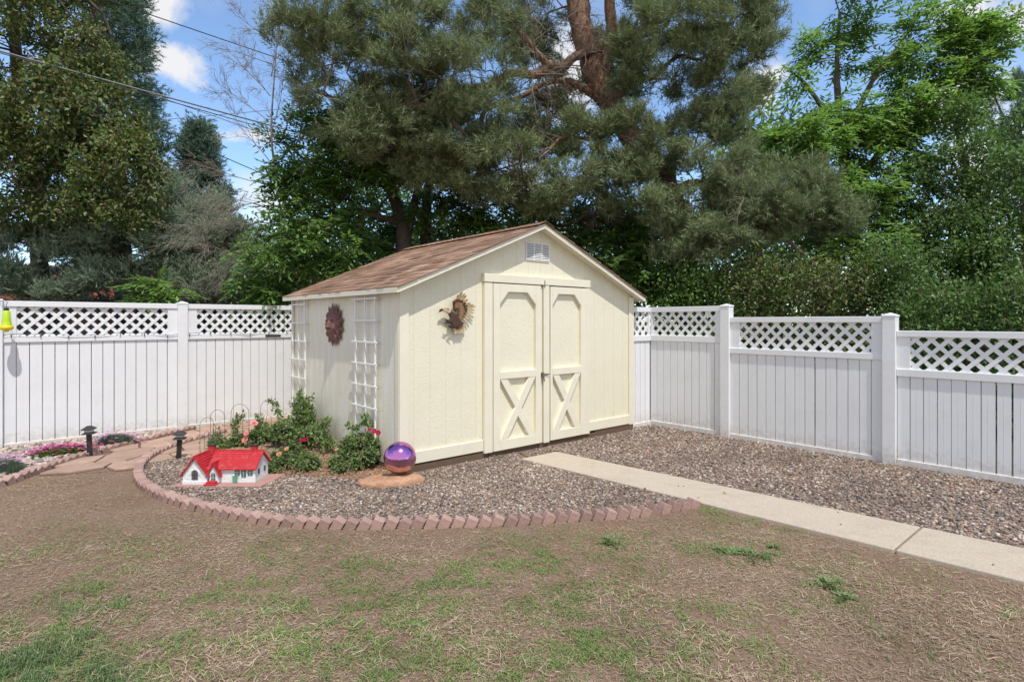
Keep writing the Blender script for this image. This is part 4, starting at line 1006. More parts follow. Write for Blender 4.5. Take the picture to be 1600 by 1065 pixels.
hoop(597, 706, 651, 20, 'wide wire hoop against the shed wall beside the red roses', rad(-15), False)
hoop(448, 712, 668, 14, 'low green wire hoop among the middle rose leaves', rad(30), False)
hoop(525, 700, 662, 14, 'low wire hoop in front of the shed side wall near the red rose', rad(-40), False)

# ================================================================ roses and flowers
M['rose_leaf'] = ramp_mat('rose_leaves', [(.10, .18, .045), (.16, .26, .07), (.07, .13, .045), (.21, .30, .10), (.12, .20, .08), (.24, .28, .12), (.16, .12, .06)], .45, .3, .5)
M['cane'] = mat('rose_cane', (.10, .12, .05), .7, c2=(.16, .1, .06), scale=20)
def flower_mb(r=.035, petals=6, layers=4):
    b = MB()
    for k in range(layers):
        rr = r*(1-.2*k); el = .15+.33*k
        for i in range(petals):
            a = 2*pi*(i+.5*(k % 2)+random.uniform(-.1, .1))/petals; h = pi/petals*1.15
            def q(rad_, ang, z): return (rad_*cos(ang), rad_*sin(ang), z)
            b.add([q(.004, a, .0), q(rr*.75*cos(el), a-h, rr*sin(el)*.8), q(rr*cos(el)*1.02, a, rr*sin(el)+random.uniform(-.003, .003)), q(rr*.75*cos(el), a+h, rr*sin(el)*.8)], [(0, 1, 2, 3)])
    return b
def fmat(name, c, c2): return ramp_mat(name, [c, c2, c], .6, .2, .3)
M['f_pink'] = fmat('pink_petals', (.75, .25, .28), (.85, .42, .40)); M['f_red'] = fmat('red_petals', (.42, .01, .06), (.55, .02, .10)); M['f_salmon'] = fmat('salmon_petals', (.7, .3, .2), (.8, .45, .3))
M['f_mag'] = fmat('magenta_petals', (.42, .02, .22), (.6, .06, .36)); M['f_lil'] = fmat('lilac_petals', (.5, .22, .46), (.62, .36, .58)); M['f_coral'] = fmat('coral_petals', (.65, .2, .3), (.72, .32, .38))
def rose(label, px, py, lobs, n_t, n_l, flowers, leafL=.04, canes=6, sprays=()):
    g0 = G(px, py); base = g0
    limbs = []
    T = lobes(lobs, n_t, .45); T = T[T[:, 2] > .05]
    for i in range(canes):
        e = T[rng.integers(len(T))]; a = g0+np.array([random.uniform(-.08, .08), random.uniform(-.06, .06), 0]); limbs.append([(a, .007), (a+(e-a)*.5+np.array([0, 0, .05]), .005)])
    T = np.concatenate([T]+[np.array([s]) for s in sprays]) if len(sprays) else T
    pos_l = [limbs[0]]+limbs[1:]
    sk = skeleton(pos_l, T, .06, 0.0, .2)
    r = empty('rose_bush', base, 0, label, 'rose bush', 'rose bushes beside the shed')
    V, F = wood(sk, .0016, .4, 5, .006); npmesh('stem', V-base, F, M['cane'], r, smooth=True)
    a = simple_leaves(sk, n_l, leafL, leafL*.62, 3, .022, .1)
    c = compound_leaves(sk, n_l//10, 2, leafL*.95, leafL*.6, .07, 4, .01)
    V, F = merge([a, c]); npmesh('foliage', V-base, F, M['rose_leaf'], r)
    for (fx, fy, kind, size) in flowers:
        # put the flower on the side of the bush that faces the garden, at the given bearing
        yy = min([l[1]-l[4]*.9 for l in lobs if abs(l[0]-(fx-800)/FPX*l[1]) < l[3]*1.2] or [lobs[0][1]-.1])
        p = P(fx, fy, yy)
        b = flower_mb(size); o = b.build('flower', M[kind], r, loc=p-base); o.rotation_euler = (rad(random.uniform(35, 70)), 0, rad(random.uniform(-30, 30)))
def L_(px, py, y, rpx, rpy, ry, w=1): return plobe(px, py, y, rpx, rpy, ry, w)
rose('tall leafy rose bush growing against the far end of the shed side wall', 468, 697, [L_(473, 655, 7.25, 20, 34, .22), L_(452, 672, 7.1, 30, 20, .22), L_(490, 678, 7.0, 18, 13, .18)], 190, 4400, [(478, 686, 'f_red', .03), (471, 688, 'f_red', .028)], .042, 9, [tuple(P(470, 612, 7.3)), tuple(P(485, 622, 7.25)), tuple(P(456, 628, 7.3)), tuple(P(512, 655, 6.9))])
rose('low rose bush with three pink blooms in front of the white fence', 392, 702, [L_(385, 690, 7.2, 28, 10, .18), L_(415, 680, 7.35, 22, 15, .2), L_(365, 695, 7.1, 14, 7, .12)], 160, 3000, [(397, 661, 'f_pink', .05), (385, 677, 'f_pink', .04), (383, 687, 'f_pink', .05)], .04, 8, [tuple(P(380, 647, 7.2)), tuple(P(405, 648, 7.3)), tuple(P(430, 630, 7.4)), tuple(P(434, 643, 7.4)), tuple(P(418, 625, 7.4)), tuple(P(366, 660, 7.1)), tuple(P(440, 650, 7.4))])
rose('small sparse rose plant beside the leftmost wire hoop', 340, 702, [L_(338, 690, 7.0, 11, 14, .1), L_(345, 697, 6.95, 12, 6, .1)], 60, 420, [], .036, 4, [tuple(P(336, 670, 7.0))])
rose('low spreading rose bush with salmon blooms just right of the cottage', 462, 742, [L_(450, 716, 6.15, 22, 15, .18), L_(482, 724, 6.05, 18, 14, .15), L_(432, 727, 5.98, 11, 8, .12)], 190, 4200, [(436, 709, 'f_salmon', .032), (448, 701, 'f_salmon', .026)], .036, 9, [tuple(P(455, 690, 6.2)), tuple(P(470, 695, 6.2))])
rose('rounded rose bush with dark red blooms between the trellis and purple ball', 552, 742, [L_(558, 702, 6.15, 26, 26, .2), L_(538, 722, 6.0, 24, 15, .16), L_(578, 702, 6.15, 15, 24, .16)], 230, 5600, [(585, 673, 'f_red', .03), (591, 676, 'f_red', .033), (577, 671, 'f_red', .026)], .038, 10, [tuple(P(570, 646, 6.2)), tuple(P(573, 655, 6.2)), tuple(P(545, 662, 6.2)), tuple(P(582, 661, 6.2)), tuple(P(567, 660, 6.15))])
rose('leafy rose growth under the sun face against the shed wall', 510, 704, [L_(512, 690, 6.75, 13, 7, .1), L_(505, 682, 6.85, 7, 13, .08)], 60, 420, [], .038, 5, [tuple(P(517, 652, 6.8)), tuple(P(512, 662, 6.8))])
# fallen leaves of colour / flower cushions
M['phlox_leaf'] = ramp_mat('bright_cushion_leaves', [(.07, .15, .02), (.11, .2, .03), (.05, .11, .02)], .6, .2); M['grey_leaf'] = ramp_mat('grey_green_leaves', [(.16, .22, .15), (.11, .17, .11), (.22, .28, .2), (.08, .13, .07)], .6, .2)
def cushion(label, c, rx, ry, rz_, nleaf, lm, groups, upright=False, L=.05):
    base = np.array([c[0], c[1], 0.]); r = empty('flowering_plant', base, 0, label, 'flowers', 'flowering cushion plants in the left stone bed')
    p = rdir(nleaf)*(rng.random(nleaf)**.33)[:, None]; p[:, 2] = np.abs(p[:, 2]); a_ = rad(32)
    rot = np.array([[cos(a_), -sin(a_), 0], [sin(a_), cos(a_), 0], [0, 0, 1]])
    p = (p*np.array([rx, ry, rz_]))@rot.T
    u = unit(p*[1, 1, .6]/max(rx, ry)+rdir(nleaf)*.5+[0, 0, 1.0 if upright else .5]); V, F = blades(p*(.6 if upright else .9), u, rdir(nleaf), L*rng.uniform(.6, 1.3, nleaf), .007); npmesh('foliage', V, F, lm, r)
    for nm, mt_, nf, size, f in groups:
        q = rdir(nf); q[:, 2] = np.abs(q[:, 2])+.25; q = unit(q); q = (q*np.array([rx, ry, rz_])*rng.uniform(.85, 1.1, (nf, 1)))@rot.T; q = q+f(nf)
        Vs = []; Fs = []; 
        for k in range(5):
            a = 2*pi*k/5+rng.uniform(0, .3, nf); d = np.stack([np.cos(a), np.sin(a), np.full(nf, .25)], 1)
            v, ff = leaf_quads(q, unit(d), np.cross(d, [[0, 0, 1.]]), size, size*.8, .05); Vs.append((v, ff))
        V, F = merge(Vs); npmesh('blossom', V, F, M[mt_], r)
cushion('low mat of bright magenta phlox left of the nearer path light', (-5.27, 6.64), .30, .13, .10, 4200, M['phlox_leaf'], [('b', 'f_mag', 520, .02, lambda n: np.stack([rng.normal(-.06, .06, n), rng.uniform(.04, .12, n), rng.uniform(.01, .04, n)], 1)), ('b', 'f_coral', 200, .019, lambda n: np.stack([rng.uniform(0, .15, n), rng.uniform(.05, .16, n), rng.uniform(.01, .04, n)], 1))])
cushion('grey green dianthus with lilac blooms behind the river-bed path light', (-4.99, 7.16), .30, .15, .17, 5200, M['grey_leaf'], [('b', 'f_lil', 90, .023, lambda n: np.stack([rng.uniform(-.1, .1, n), np.zeros(n), rng.uniform(.0, .07, n)], 1)), ('b', 'f_mag', 16, .024, lambda n: np.stack([np.zeros(n), np.zeros(n), rng.uniform(0, .05, n)], 1))], True, .09)
cushion('grey green dianthus with lilac blooms at the far left edge of the stone bed', (-5.27, 5.88), .26, .15, .15, 3600, M['grey_leaf'], [('b', 'f_lil', 90, .026, lambda n: np.stack([rng.uniform(-.15, .0, n), rng.uniform(0, .1, n), rng.uniform(.02, .07, n)], 1))], True, .09)

# ================================================================ lawn: straw, grass, weeds
def in_lawn(x, y):
    lawn = ~inside(front_poly, x, y) & ~inside(left_poly, x, y) & ~inside(path_poly, x, y)
    wk = [[*walk_pt(0, 0)], [*walk_pt(7.6, 0)], [*walk_pt(7.6, 1)], [*walk_pt(0, 1)]]
    lawn &= ~inside(np.array(wk), x, y) & ~inside(right_poly, x, y)
    lawn &= ~((x > walk_pt(5.5, 0)[0]+.0) & (y > 0) & ((x-walk_a[0])*wd[1]-(y-walk_a[1])*wd[0] < 0))
    return lawn & (y < 6.3)
def lawn_pts(n):
    y = 1.9+(rng.random(n)**1.0)*4.6; x = rng.uniform(-1, 1, n)*(y*1.02+.3); k = in_lawn(x, y); return x[k], y[k]
M['straw'] = ramp_mat('dead_grass', [(.44, .34, .23), (.28, .20, .13), (.58, .48, .35), (.15, .105, .07), (.38, .27, .17), (.52, .42, .30), (.21, .145, .095)], .9, spec=.15)
M['grass'] = ramp_mat('green_grass', [(.15, .24, .055), (.20, .30, .08), (.11, .18, .05), (.25, .32, .12), (.17, .26, .08)], .6, .25)
M['dgrass'] = ramp_mat('dark_grass', [(.10, .17, .06), (.15, .23, .09), (.08, .14, .05), (.20, .27, .13)], .55, .25)
def lay_blades(name, x, y, L, Wd, m, label, cat, lift=.25, seg=True, z0=.0, up=None, curl=.07):
    n = len(x); a = rng.uniform(0, 2*pi, n); el = rng.uniform(0, lift, n) if up is None else up
    u = np.stack([np.cos(a)*np.cos(el), np.sin(a)*np.cos(el), np.sin(el)], 1); s = unit(np.stack([-np.sin(a), np.cos(a), rng.normal(size=n)*.25], 1))
    p = np.stack([x, y, np.full(n, z0)+rng.uniform(.001, .010, n)], 1); L = np.asarray(L)[:, None] if np.ndim(L) else np.full((n, 1), L); Wd = np.asarray(Wd)[:, None] if np.ndim(Wd) else np.full((n, 1), Wd)
    bend = s*L*rng.normal(size=(n, 1))*curl; V = np.empty((n, 5, 3)); V[:, 0] = p-s*Wd/2; V[:, 1] = p+s*Wd/2; m_ = p+u*L*.5+bend; V[:, 2] = m_+s*Wd/2; V[:, 3] = m_-s*Wd/2
    t = p+u*L+bend*.3; t[:, 2] -= (L[:, 0]*np.sin(el)*.25); V[:, 4] = t; V[:, :, 2] = np.maximum(V[:, :, 2], .0015)
    i = np.arange(n)[:, None]*5; F4 = i+np.array([[0, 1, 2, 3]]); F3 = i+np.array([[3, 2, 4]])
    return tag(npmesh(name, V.reshape(-1, 3), [F4, F3], m), label, cat, kind='stuff')
x, y = lawn_pts(520000); dn = fbm(x, y, .55, 3)*.6+fbm(x, y, .12, 8)*.4; k = rng.random(len(x)) < np.clip((dn-.38)*2.4, .07, .75); x, y = x[k], y[k]
lay_blades('dead_grass', x, y, rng.uniform(.008, .04, len(x)), rng.uniform(.0013, .0028, len(x)), M['straw'], 'matted pale dead grass lying over the bare brown soil', 'dead grass', .22)
x, y = lawn_pts(60000); cl = fbm(x, y, .32, 21); w_ = np.clip((x-.3)/3, 0, 1)*.25+np.clip((3.6-y)/3, 0, .25); k = rng.random(len(x)) < np.clip((cl-.58+w_*.6)*4, 0, 1); x, y = x[k], y[k]
lay_blades('dead_grass', x, y, rng.uniform(.03, .09, len(x)), rng.uniform(.0016, .0032, len(x)), M['straw'], 'longer bleached straw clumps scattered on the lawn', 'dead grass', .3, z0=.004)
patches = [(320, 915, 60, .9), (285, 930, 45, .8), (120, 945, 70, .5), (370, 915, 40, .8), (330, 975, 60, .6), (200, 960, 50, .5), (90, 1000, 70, .9), (560, 890, 60, .35), (570, 980, 70, .7), (480, 1000, 60, .6), (650, 975, 45, .7), (720, 1040, 60, .6), (900, 1010, 60, .7), (985, 1030, 60, .8), (860, 880, 40, .4), (950, 860, 40, .3), (1075, 1015, 25, .8), (1080, 1045, 15, .7), (1265, 980, 18, .8), (1280, 995, 12, .7), (1240, 960, 15, .6), (1120, 800, 30, 1.2), (1150, 806, 28, 1.1), (1180, 812, 20, .8), (1230, 830, 25, .7), (1330, 875, 25, .5), (1580, 960, 20, .6), (800, 1050, 60, .5), (600, 1055, 50, .5), (440, 960, 50, .5), (700, 910, 70, .3), (790, 900, 50, .4), (1010, 890, 60, .3), (1100, 850, 30, .3), (830, 950, 60, .45), (900, 930, 50, .4)]
x, y = lawn_pts(800000)
pd = np.zeros(len(x)); PX = 800+x/y*FPX; PY = HY+CZ/y*FPX
for (a, b_, r_, s_) in patches: pd = np.maximum(pd, s_*np.clip(1.25-np.hypot(PX-a, (PY-b_)*1.7)/r_, 0, 1))
base_g = np.clip((fbm(x, y, .5, 31)-.36)*2.2, 0, .6)*np.clip((y < 4.6)*1., 0, 1)*np.clip(1-(x-.9)/1.8, .2, 1)*np.clip((4.9-y)/1.2, 0, 1)
dens = (pd*.9+base_g)*np.clip((fbm(x, y, .09, 41)-.33)*3, 0, 1); k = rng.random(len(x)) < dens*.8; x, y = x[k], y[k]
lay_blades('green_grass', x, y, rng.uniform(.012, .035, len(x)), rng.uniform(.0022, .004, len(x)), M['grass'], 'thin bright green grass coming up in patches across the bare lawn', 'grass', .9, up=rng.uniform(.15, .9, len(x)))
x, y = lawn_pts(1300000); PX = 800+x/y*FPX; PY = HY+CZ/y*FPX
dd = np.zeros(len(x))
for (a, b_, r_, s_) in [(90, 1065, 85, .75), (30, 1050, 60, .7), (180, 1065, 50, .6), (135, 1005, 32, .6), (140, 945, 28, .4), (275, 997, 14, .45), (515, 1018, 8, .4), (100, 955, 25, .3), (180, 945, 20, .3), (510, 1060, 10, .3)]: dd = np.maximum(dd, s_*np.clip(1.4-np.hypot(PX-a, (PY-b_)*1.5)/r_, 0, 1))
k = rng.random(len(x)) < dd*np.clip((fbm(x, y, .1, 51)-.3)*3, 0, 1)*.55; x, y = x[k], y[k]
lay_blades('tall_grass', x, y, rng.uniform(.025, .07, len(x)), rng.uniform(.0025, .004, len(x)), M['dgrass'], 'taller dark green grass clump in the near left corner of the lawn', 'grass', 1., up=rng.uniform(.25, 1.25, len(x)))
M['weed'] = ramp_mat('weed_leaves', [(.17, .24, .09), (.23, .30, .13), (.12, .18, .06), (.27, .33, .17)], .6, .2)
def weed(px, py, r, n, label):
    c = G(px, py); arms = rng.uniform(0, 2*pi, 9); a = arms[rng.integers(0, 9, n)]+rng.normal(size=n)*.22; rr = r*rng.random(n)**.7*(1+.35*np.sin(a*3+r*50)); p = np.stack([rr*np.cos(a)*1.25, rr*np.sin(a), rng.uniform(.003, .03, n)*(1-rr/r*.6)], 1)
    u = unit(np.stack([np.cos(a), np.sin(a), rng.uniform(0, .8, n)], 1)+rdir(n)*.6); u[:, 2] = np.abs(u[:, 2])*.7; V, F = leaf_quads(p, unit(u), rdir(n)*.4+np.cross(u, [[0, 0, 1.]]), rng.uniform(.014, .03, n), .012, .1)
    tag(npmesh('weed', V, F, M['weed'], loc=c), label, 'weed', 'low weeds on the bare lawn')
weed(1178, 868, .13, 620, 'spreading grey green weed below the brick edging end, largest on the bare soil')
weed(1296, 914, .095, 360, 'grey green weed on bare soil nearest the concrete walk joint')
weed(952, 846, .10, 300, 'grey green weed just in front of the brick edging, leftmost of the weeds')
weed(1128, 860, .04, 110, 'tiny weed immediately left of the largest weed'); weed(1210, 856, .035, 80, 'tiny weed immediately right of the largest weed')
weed(1318, 935, .05, 160, 'small weed just in front of the weed by the walk joint')

# ================================================================ trees beyond the fences
def lm(name, cols, tr=.3, rough=.5, k=1.): M[name] = ramp_mat(name, [tuple(c*k*1.15 for c in q) for q in cols], rough, tr, .35)
lm('ash_leaf', [(.075, .15, .03), (.11, .20, .045), (.055, .105, .028), (.16, .26, .07), (.09, .16, .04), (.05, .09, .03)], .35, .5, 1.15)
lm('bright_leaf', [(.12, .21, .045), (.16, .27, .07), (.08, .15, .035), (.21, .31, .10), (.13, .22, .055), (.07, .12, .035)], .4, .5, 1.1)
lm('olive_leaf', [(.07, .115, .03), (.10, .14, .035), (.05, .085, .025), (.13, .095, .04), (.08, .13, .035), (.16, .18, .07)], .25, .5, 1.1)
lm('dark_leaf', [(.045, .088, .024), (.07, .125, .032), (.035, .068, .02), (.10, .155, .05), (.055, .10, .03)], .3, .5, 1.45)
lm('pine_needle', [(.08, .115, .052), (.118, .152, .068), (.064, .09, .046), (.15, .175, .09), (.095, .122, .058), (.115, .11, .065)], .2, .6, 1.55)
lm('spruce_needle', [(.05, .085, .055), (.08, .12, .08), (.035, .065, .045), (.11, .155, .11)], .2, .6, 1.6)
lm('juniper_needle', [(.12, .16, .11), (.17, .215, .15), (.08, .115, .075), (.21, .25, .18), (.14, .15, .10)], .2, .6, 1.5)
lm('sage_needle', [(.16, .19, .13), (.2, .23, .17), (.11, .14, .09), (.22, .22, .17)], .2, .6, 1.35)
def PP(px, py, y): return tuple(P(px, py, y))
def B(px, y): return ((px-800)/FPX*y, y, 0.)
GT = 'trees beyond the white fences'
lm('light_pine', [(.10, .14, .06), (.14, .18, .085), (.08, .11, .05)], .15, .6)
def twig(bt, base, p, d, L, r, dep, maxd=4):
    n = max(4, int(L/.12)); pts = [p]; rs = [r]; curl = rdir(1)[0]*.10
    for i in range(n):
        d = unit((d+curl*.5+rdir(1)[0]*.11+np.array([0, 0, -.012*dep]))[None])[0]; p = p+d*L/n; pts.append(p); rs.append(r*(1-.75*(i+1)/n))
    bt.tube([q-base for q in pts], rs, 4 if dep > 1 else 6)
    if dep < maxd:
        for k in range([0, 7, 6, 4][dep] if dep else 0):
            f = random.uniform(.2, .95); i = int(f*n); dd = unit((d*.5+(pts[min(i+1, n)]-pts[i])/np.linalg.norm(pts[min(i+1, n)]-pts[i])*.6+rdir(1)[0]*.75)[None])[0]
            twig(bt, base, pts[i], dd, L*random.uniform(.35, .6), max(rs[i]*.55, .0022), dep+1, maxd)
# -- big scots pine
limbs = [
 [(B(1085, 11), .26), (PP(1075, 480, 11), .25), (PP(1062, 380, 11), .24), (PP(1042, 290, 11), .23), (PP(985, 210, 11), .22), (PP(940, 140, 11), .22), (PP(912, 60, 11), .22), (PP(900, -20, 11.1), .2), (PP(900, -140, 11.3), .14), (PP(915, -260, 11.5), .08)],
 [(PP(930, 150, 11), .15), (PP(955, 60, 10.8), .12), (PP(952, -60, 10.6), .09), (PP(1000, -200, 10.3), .05)],
 [(PP(942, 75, 11), .12), (PP(900, 88, 10.6), .08), (PP(880, 104, 10.5), .085), (PP(855, 104, 10.3), .08), (PP(838, 118, 10.2), .07), (PP(800, 114, 10), .065), (PP(770, 132, 9.9), .055), (PP(730, 138, 9.7), .045), (PP(700, 160, 9.5), .042), (PP(640, 166, 9.3), .035), (PP(600, 180, 9.2), .028), (PP(560, 165, 9.0), .022), (PP(480, 140, 8.8), .012)],
 [(PP(860, 108, 10.3), .07), (PP(828, 70, 10.1), .055), (PP(800, 35, 10), .05), (PP(768, 0, 9.9), .045), (PP(700, -60, 9.6), .03)],
 [(PP(930, 150, 11), .075), (PP(890, 128, 10.8), .06), (PP(850, 132, 10.9), .05), (PP(815, 150, 10.9), .045), (PP(760, 172, 10.8), .04), (PP(740, 200, 10.7), .035), (PP(640, 240, 10.4), .02)],
 [(PP(960, 160, 11), .07), (PP(1000, 120, 10.9), .05), (PP(1020, 122, 10.8), .045), (PP(1060, 88, 10.7), .035), (PP(1095, 92, 10.6), .03), (PP(1150, 60, 10.6), .015)],
 [(PP(1050, 300, 11), .1), (PP(1090, 285, 10.6), .06), (PP(1105, 310, 10.3), .05), (PP(1130, 330, 10.0), .03)],
 [(PP(1070, 420, 11), .12), (PP(1055, 428, 10.2), .10), (PP(1095, 440, 9.8), .085), (PP(1110, 442, 9.7), .08)],
 [(PP(1065, 380, 11), .09), (PP(1130, 392, 10.2), .075), (PP(1155, 375, 10), .065), (PP(1165, 352, 9.9), .055), (PP(1190, 352, 9.8), .045), (PP(1225, 372, 9.6), .03), (PP(1260, 400, 9.5), .02)],
 [(PP(1050, 330, 11), .06), (PP(1000, 335, 11.2), .05), (PP(960, 352, 11.3), .045), (PP(920, 340, 11.4), .035), (PP(880, 352, 11.5), .025), (PP(840, 345, 11.5), .015)],
 [(PP(1000, 230, 11), .06), (PP(960, 205, 10.7), .045), (PP(930, 218, 10.5), .04), (PP(880, 215, 10.3), .032), (PP(850, 240, 10.2), .028), (PP(790, 262, 10), .015)],
]
pl_ = [L_(600, 70, 9.3, 150, 90, 1.2), L_(500, 60, 9.0, 80, 80, 1.0), L_(700, 140, 9.6, 130, 100, 1.2), L_(640, 215, 9.9, 110, 60, 1.0), L_(760, 260, 10.0, 75, 60, .8), L_(760, 30, 9.8, 90, 70, 1.2), L_(470, 140, 8.8, 50, 30, .5),
       L_(1080, 60, 10.3, 115, 100, 1.2, 1.2), L_(1140, 130, 10.2, 65, 80, .9), L_(1010, 230, 10.4, 100, 70, .9, 1.1), L_(1110, 230, 10.2, 80, 80, .9), L_(1150, 20, 10.2, 60, 60, .9), L_(950, 300, 10.6, 70, 45, .7), L_(900, 230, 10.6, 60, 50, .6, .5), L_(840, 50, 11.6, 70, 60, .8, 1.), L_(860, 170, 11.8, 60, 70, .7, 1.1), L_(820, 210, 10.8, 50, 50, .6, .9), L_(960, 100, 11.9, 70, 90, .6, 1.), L_(930, 200, 10.2, 45, 35, .5, 1.), L_(985, 150, 10.3, 30, 45, .4, 1.), L_(1010, 320, 10., 50, 40, .5, .9), L_(985, 215, 9.9, 55, 50, .5, 1.), L_(1060, 370, 9.8, 60, 50, .6, 1.), L_(930, 270, 9.9, 60, 40, .5, 1.), L_(700, 250, 9.6, 110, 50, .7), L_(560, 200, 9.2, 90, 50, .7), L_(1000, 60, 10, 40, 90, .6, .8), L_(1180, 60, 10.2, 35, 70, .5), L_(850, 280, 10.2, 60, 60, .6, 1.), L_(870, 250, 10.9, 60, 60, .6, 1.2), L_(830, 300, 11.2, 60, 40, .6, 1.2), L_(880, 190, 11.3, 45, 40, .5, 1.), L_(1060, 330, 10.1, 60, 35, .6, .8), L_(830, 310, 10.6, 60, 30, .6, .5),
       L_(900, -180, 10.5, 300, 120, 2., .5), L_(640, -80, 9.6, 160, 80, 1.2, .6)]
gap = np.array([(905, 110, 34, 55), (922, 30, 28, 50), (1040, 288, 22, 22)])
def pine_keep(T):
    px = 800+T[:, 0]/T[:, 1]*FPX; py = HY-(T[:, 2]-CZ)/T[:, 1]*FPX; k = np.ones(len(T), bool)
    for a, b_, ra, rb in gap: k &= ~((((px-a)/ra)**2+((py-b_)/rb)**2 < 1) & (T[:, 1] < 11.2))
    return k
pine, psk = tree('pine_tree', 'huge pine with reddish forked trunk and grey green needles towering over the shed', 'tree', GT, limbs, pl_, 2400,
     lambda sk: [needles(sk, 52000, 12, .095, .0125, .18, 3, .5, .07, clump=9)], M['pine_needle'], M['pinebark'], .45, .3, .0042, .38, .12, flt=pine_keep, wn=4, twigmat=M['pinetwig'], hol=(.55, .33, 5))
dt = MB(); pbase = np.array(limbs[0][0][0]); nn = psk[3]; rs_ = np.random.default_rng(11)
cand = [i for i in range(nn) if psk[0][i, 2] > 3.2]
for i in rs_.choice(cand, 150, replace=False):
    p = psk[0][i]; d = unit((rs_.normal(size=3)*np.array([1, .8, .7])+np.array([0, -.45, .1]))[None])[0]
    twig(dt, pbase, p, d, rs_.uniform(.5, 1.5), rs_.uniform(.008, .016), 2, 4)
dt.build('dead_twigs', M['deadwood'], pine, smooth=True)
# -- second low pine, right of the shed
tree('pine_tree', 'smaller grey green pine with bare brown trunk behind the middle of the right fence', 'tree', GT,
     [[(B(1292, 10), .09), (PP(1280, 440, 10), .085), (PP(1290, 345, 10), .04)]],
     [L_(1165, 320, 9.8, 60, 48, .8), L_(1220, 345, 9.6, 50, 38, .7), L_(1262, 300, 9.6, 32, 48, .5), L_(1140, 370, 9.6, 60, 32, .7), L_(1310, 345, 9.6, 35, 38, .5, .6), L_(1100, 390, 9.8, 50, 25, .6), L_(1200, 270, 9.9, 28, 40, .4, .7)], 520,
     lambda sk: [needles(sk, 8500, 12, .095, .0125, .17, 3, .5, .07, clump=9)], M['pine_needle'], M['pinebark'], .7, .3, .0042, .38, .1, twigmat=M['pinetwig'], hol=(.6, .42, 9))
# -- pine sprig tree at the right edge
tree('pine_tree', 'distant pine with sparse tips showing at the upper right edge', 'tree', GT,
     [[(B(1600, 13), .10), (PP(1600, 300, 13), .05), (PP(1590, 150, 13), .012)]],
     [L_(1580, 190, 13, 45, 40, .7), L_(1530, 150, 12.9, 25, 15, .4), L_(1600, 260, 13, 50, 50, .8), L_(1592, 140, 13, 18, 25, .3, 2.)], 140,
     lambda sk: [needles(sk, 2400, 18, .09, .011, .2, 4, .5, .05)], M['spruce_needle'], M['pinebark'], .5, .35, .007, .42, .1)
# -- ash behind the shed, left of the pine
tree('ash_tree', 'shady leafy ash with two dark trunks right behind the shed roof', 'tree', GT,
     [[(B(628, 11.2), .15), (PP(630, 390, 11.2), .14), (PP(622, 330, 11.2), .12), (PP(600, 270, 11.1), .09), (PP(560, 210, 10.8), .05)],
      [(PP(628, 400, 11.2), .1), (PP(645, 330, 11.3), .08), (PP(660, 250, 11.4), .06)],
      [(PP(625, 350, 11.2), .06), (PP(560, 330, 10.6), .05), (PP(500, 345, 10.1), .03)],
      [(PP(600, 290, 11.2), .06), (PP(520, 270, 10.4), .04), (PP(470, 260, 10.1), .02)],
      [(B(667, 11.8), .14), (PP(665, 390, 11.8), .12), (PP(668, 300, 11.8), .10), (PP(690, 220, 11.6), .05)]],
     [L_(560, 250, 10.2, 100, 70, 1.0), L_(480, 300, 9.9, 65, 60, .8), L_(520, 380, 9.9, 80, 60, .8), L_(440, 400, 9.7, 50, 60, .7, 1.1), L_(420, 450, 9.6, 60, 30, .6), L_(620, 200, 10.6, 90, 50, .9), L_(700, 330, 11.3, 70, 60, .9), L_(760, 360, 11.5, 70, 40, .9), L_(740, 290, 11.5, 70, 40, .8), L_(520, 190, 10.1, 60, 40, .7, .7), L_(600, 370, 11.9, 90, 60, .6), L_(450, 220, 10, 40, 60, .5, .35)], 950,
     lambda sk: [compound_leaves(sk, 6000, 3, .125, .042, .26, 4, .06)], M['ash_leaf'], M['bark'], .42, .3, .006, .42, .05)
tree('ash_tree', 'bright green leafy ash peeping over the right slope of the shed roof', 'tree', GT,
     [[(B(905, 12), .10), (PP(900, 430, 12), .09), (PP(915, 360, 12), .07), (PP(940, 320, 12), .04)],
      [(PP(900, 430, 12), .06), (PP(960, 430, 11.4), .05), (PP(1000, 400, 11.2), .03)]],
     [L_(900, 360, 11.5, 60, 30, .7), L_(960, 400, 11, 60, 40, .7), L_(1010, 420, 10.6, 50, 45, .7), L_(870, 320, 12, 80, 30, .7), L_(1000, 370, 11.2, 50, 30, .6), L_(960, 340, 11.6, 60, 30, .6), L_(1060, 460, 10.3, 50, 30, .6)], 420,
     lambda sk: [compound_leaves(sk, 2600, 4, .12, .042, .28, 4, .06)], M['ash_leaf'], M['bark'], .42, .3, .006, .42, .05)
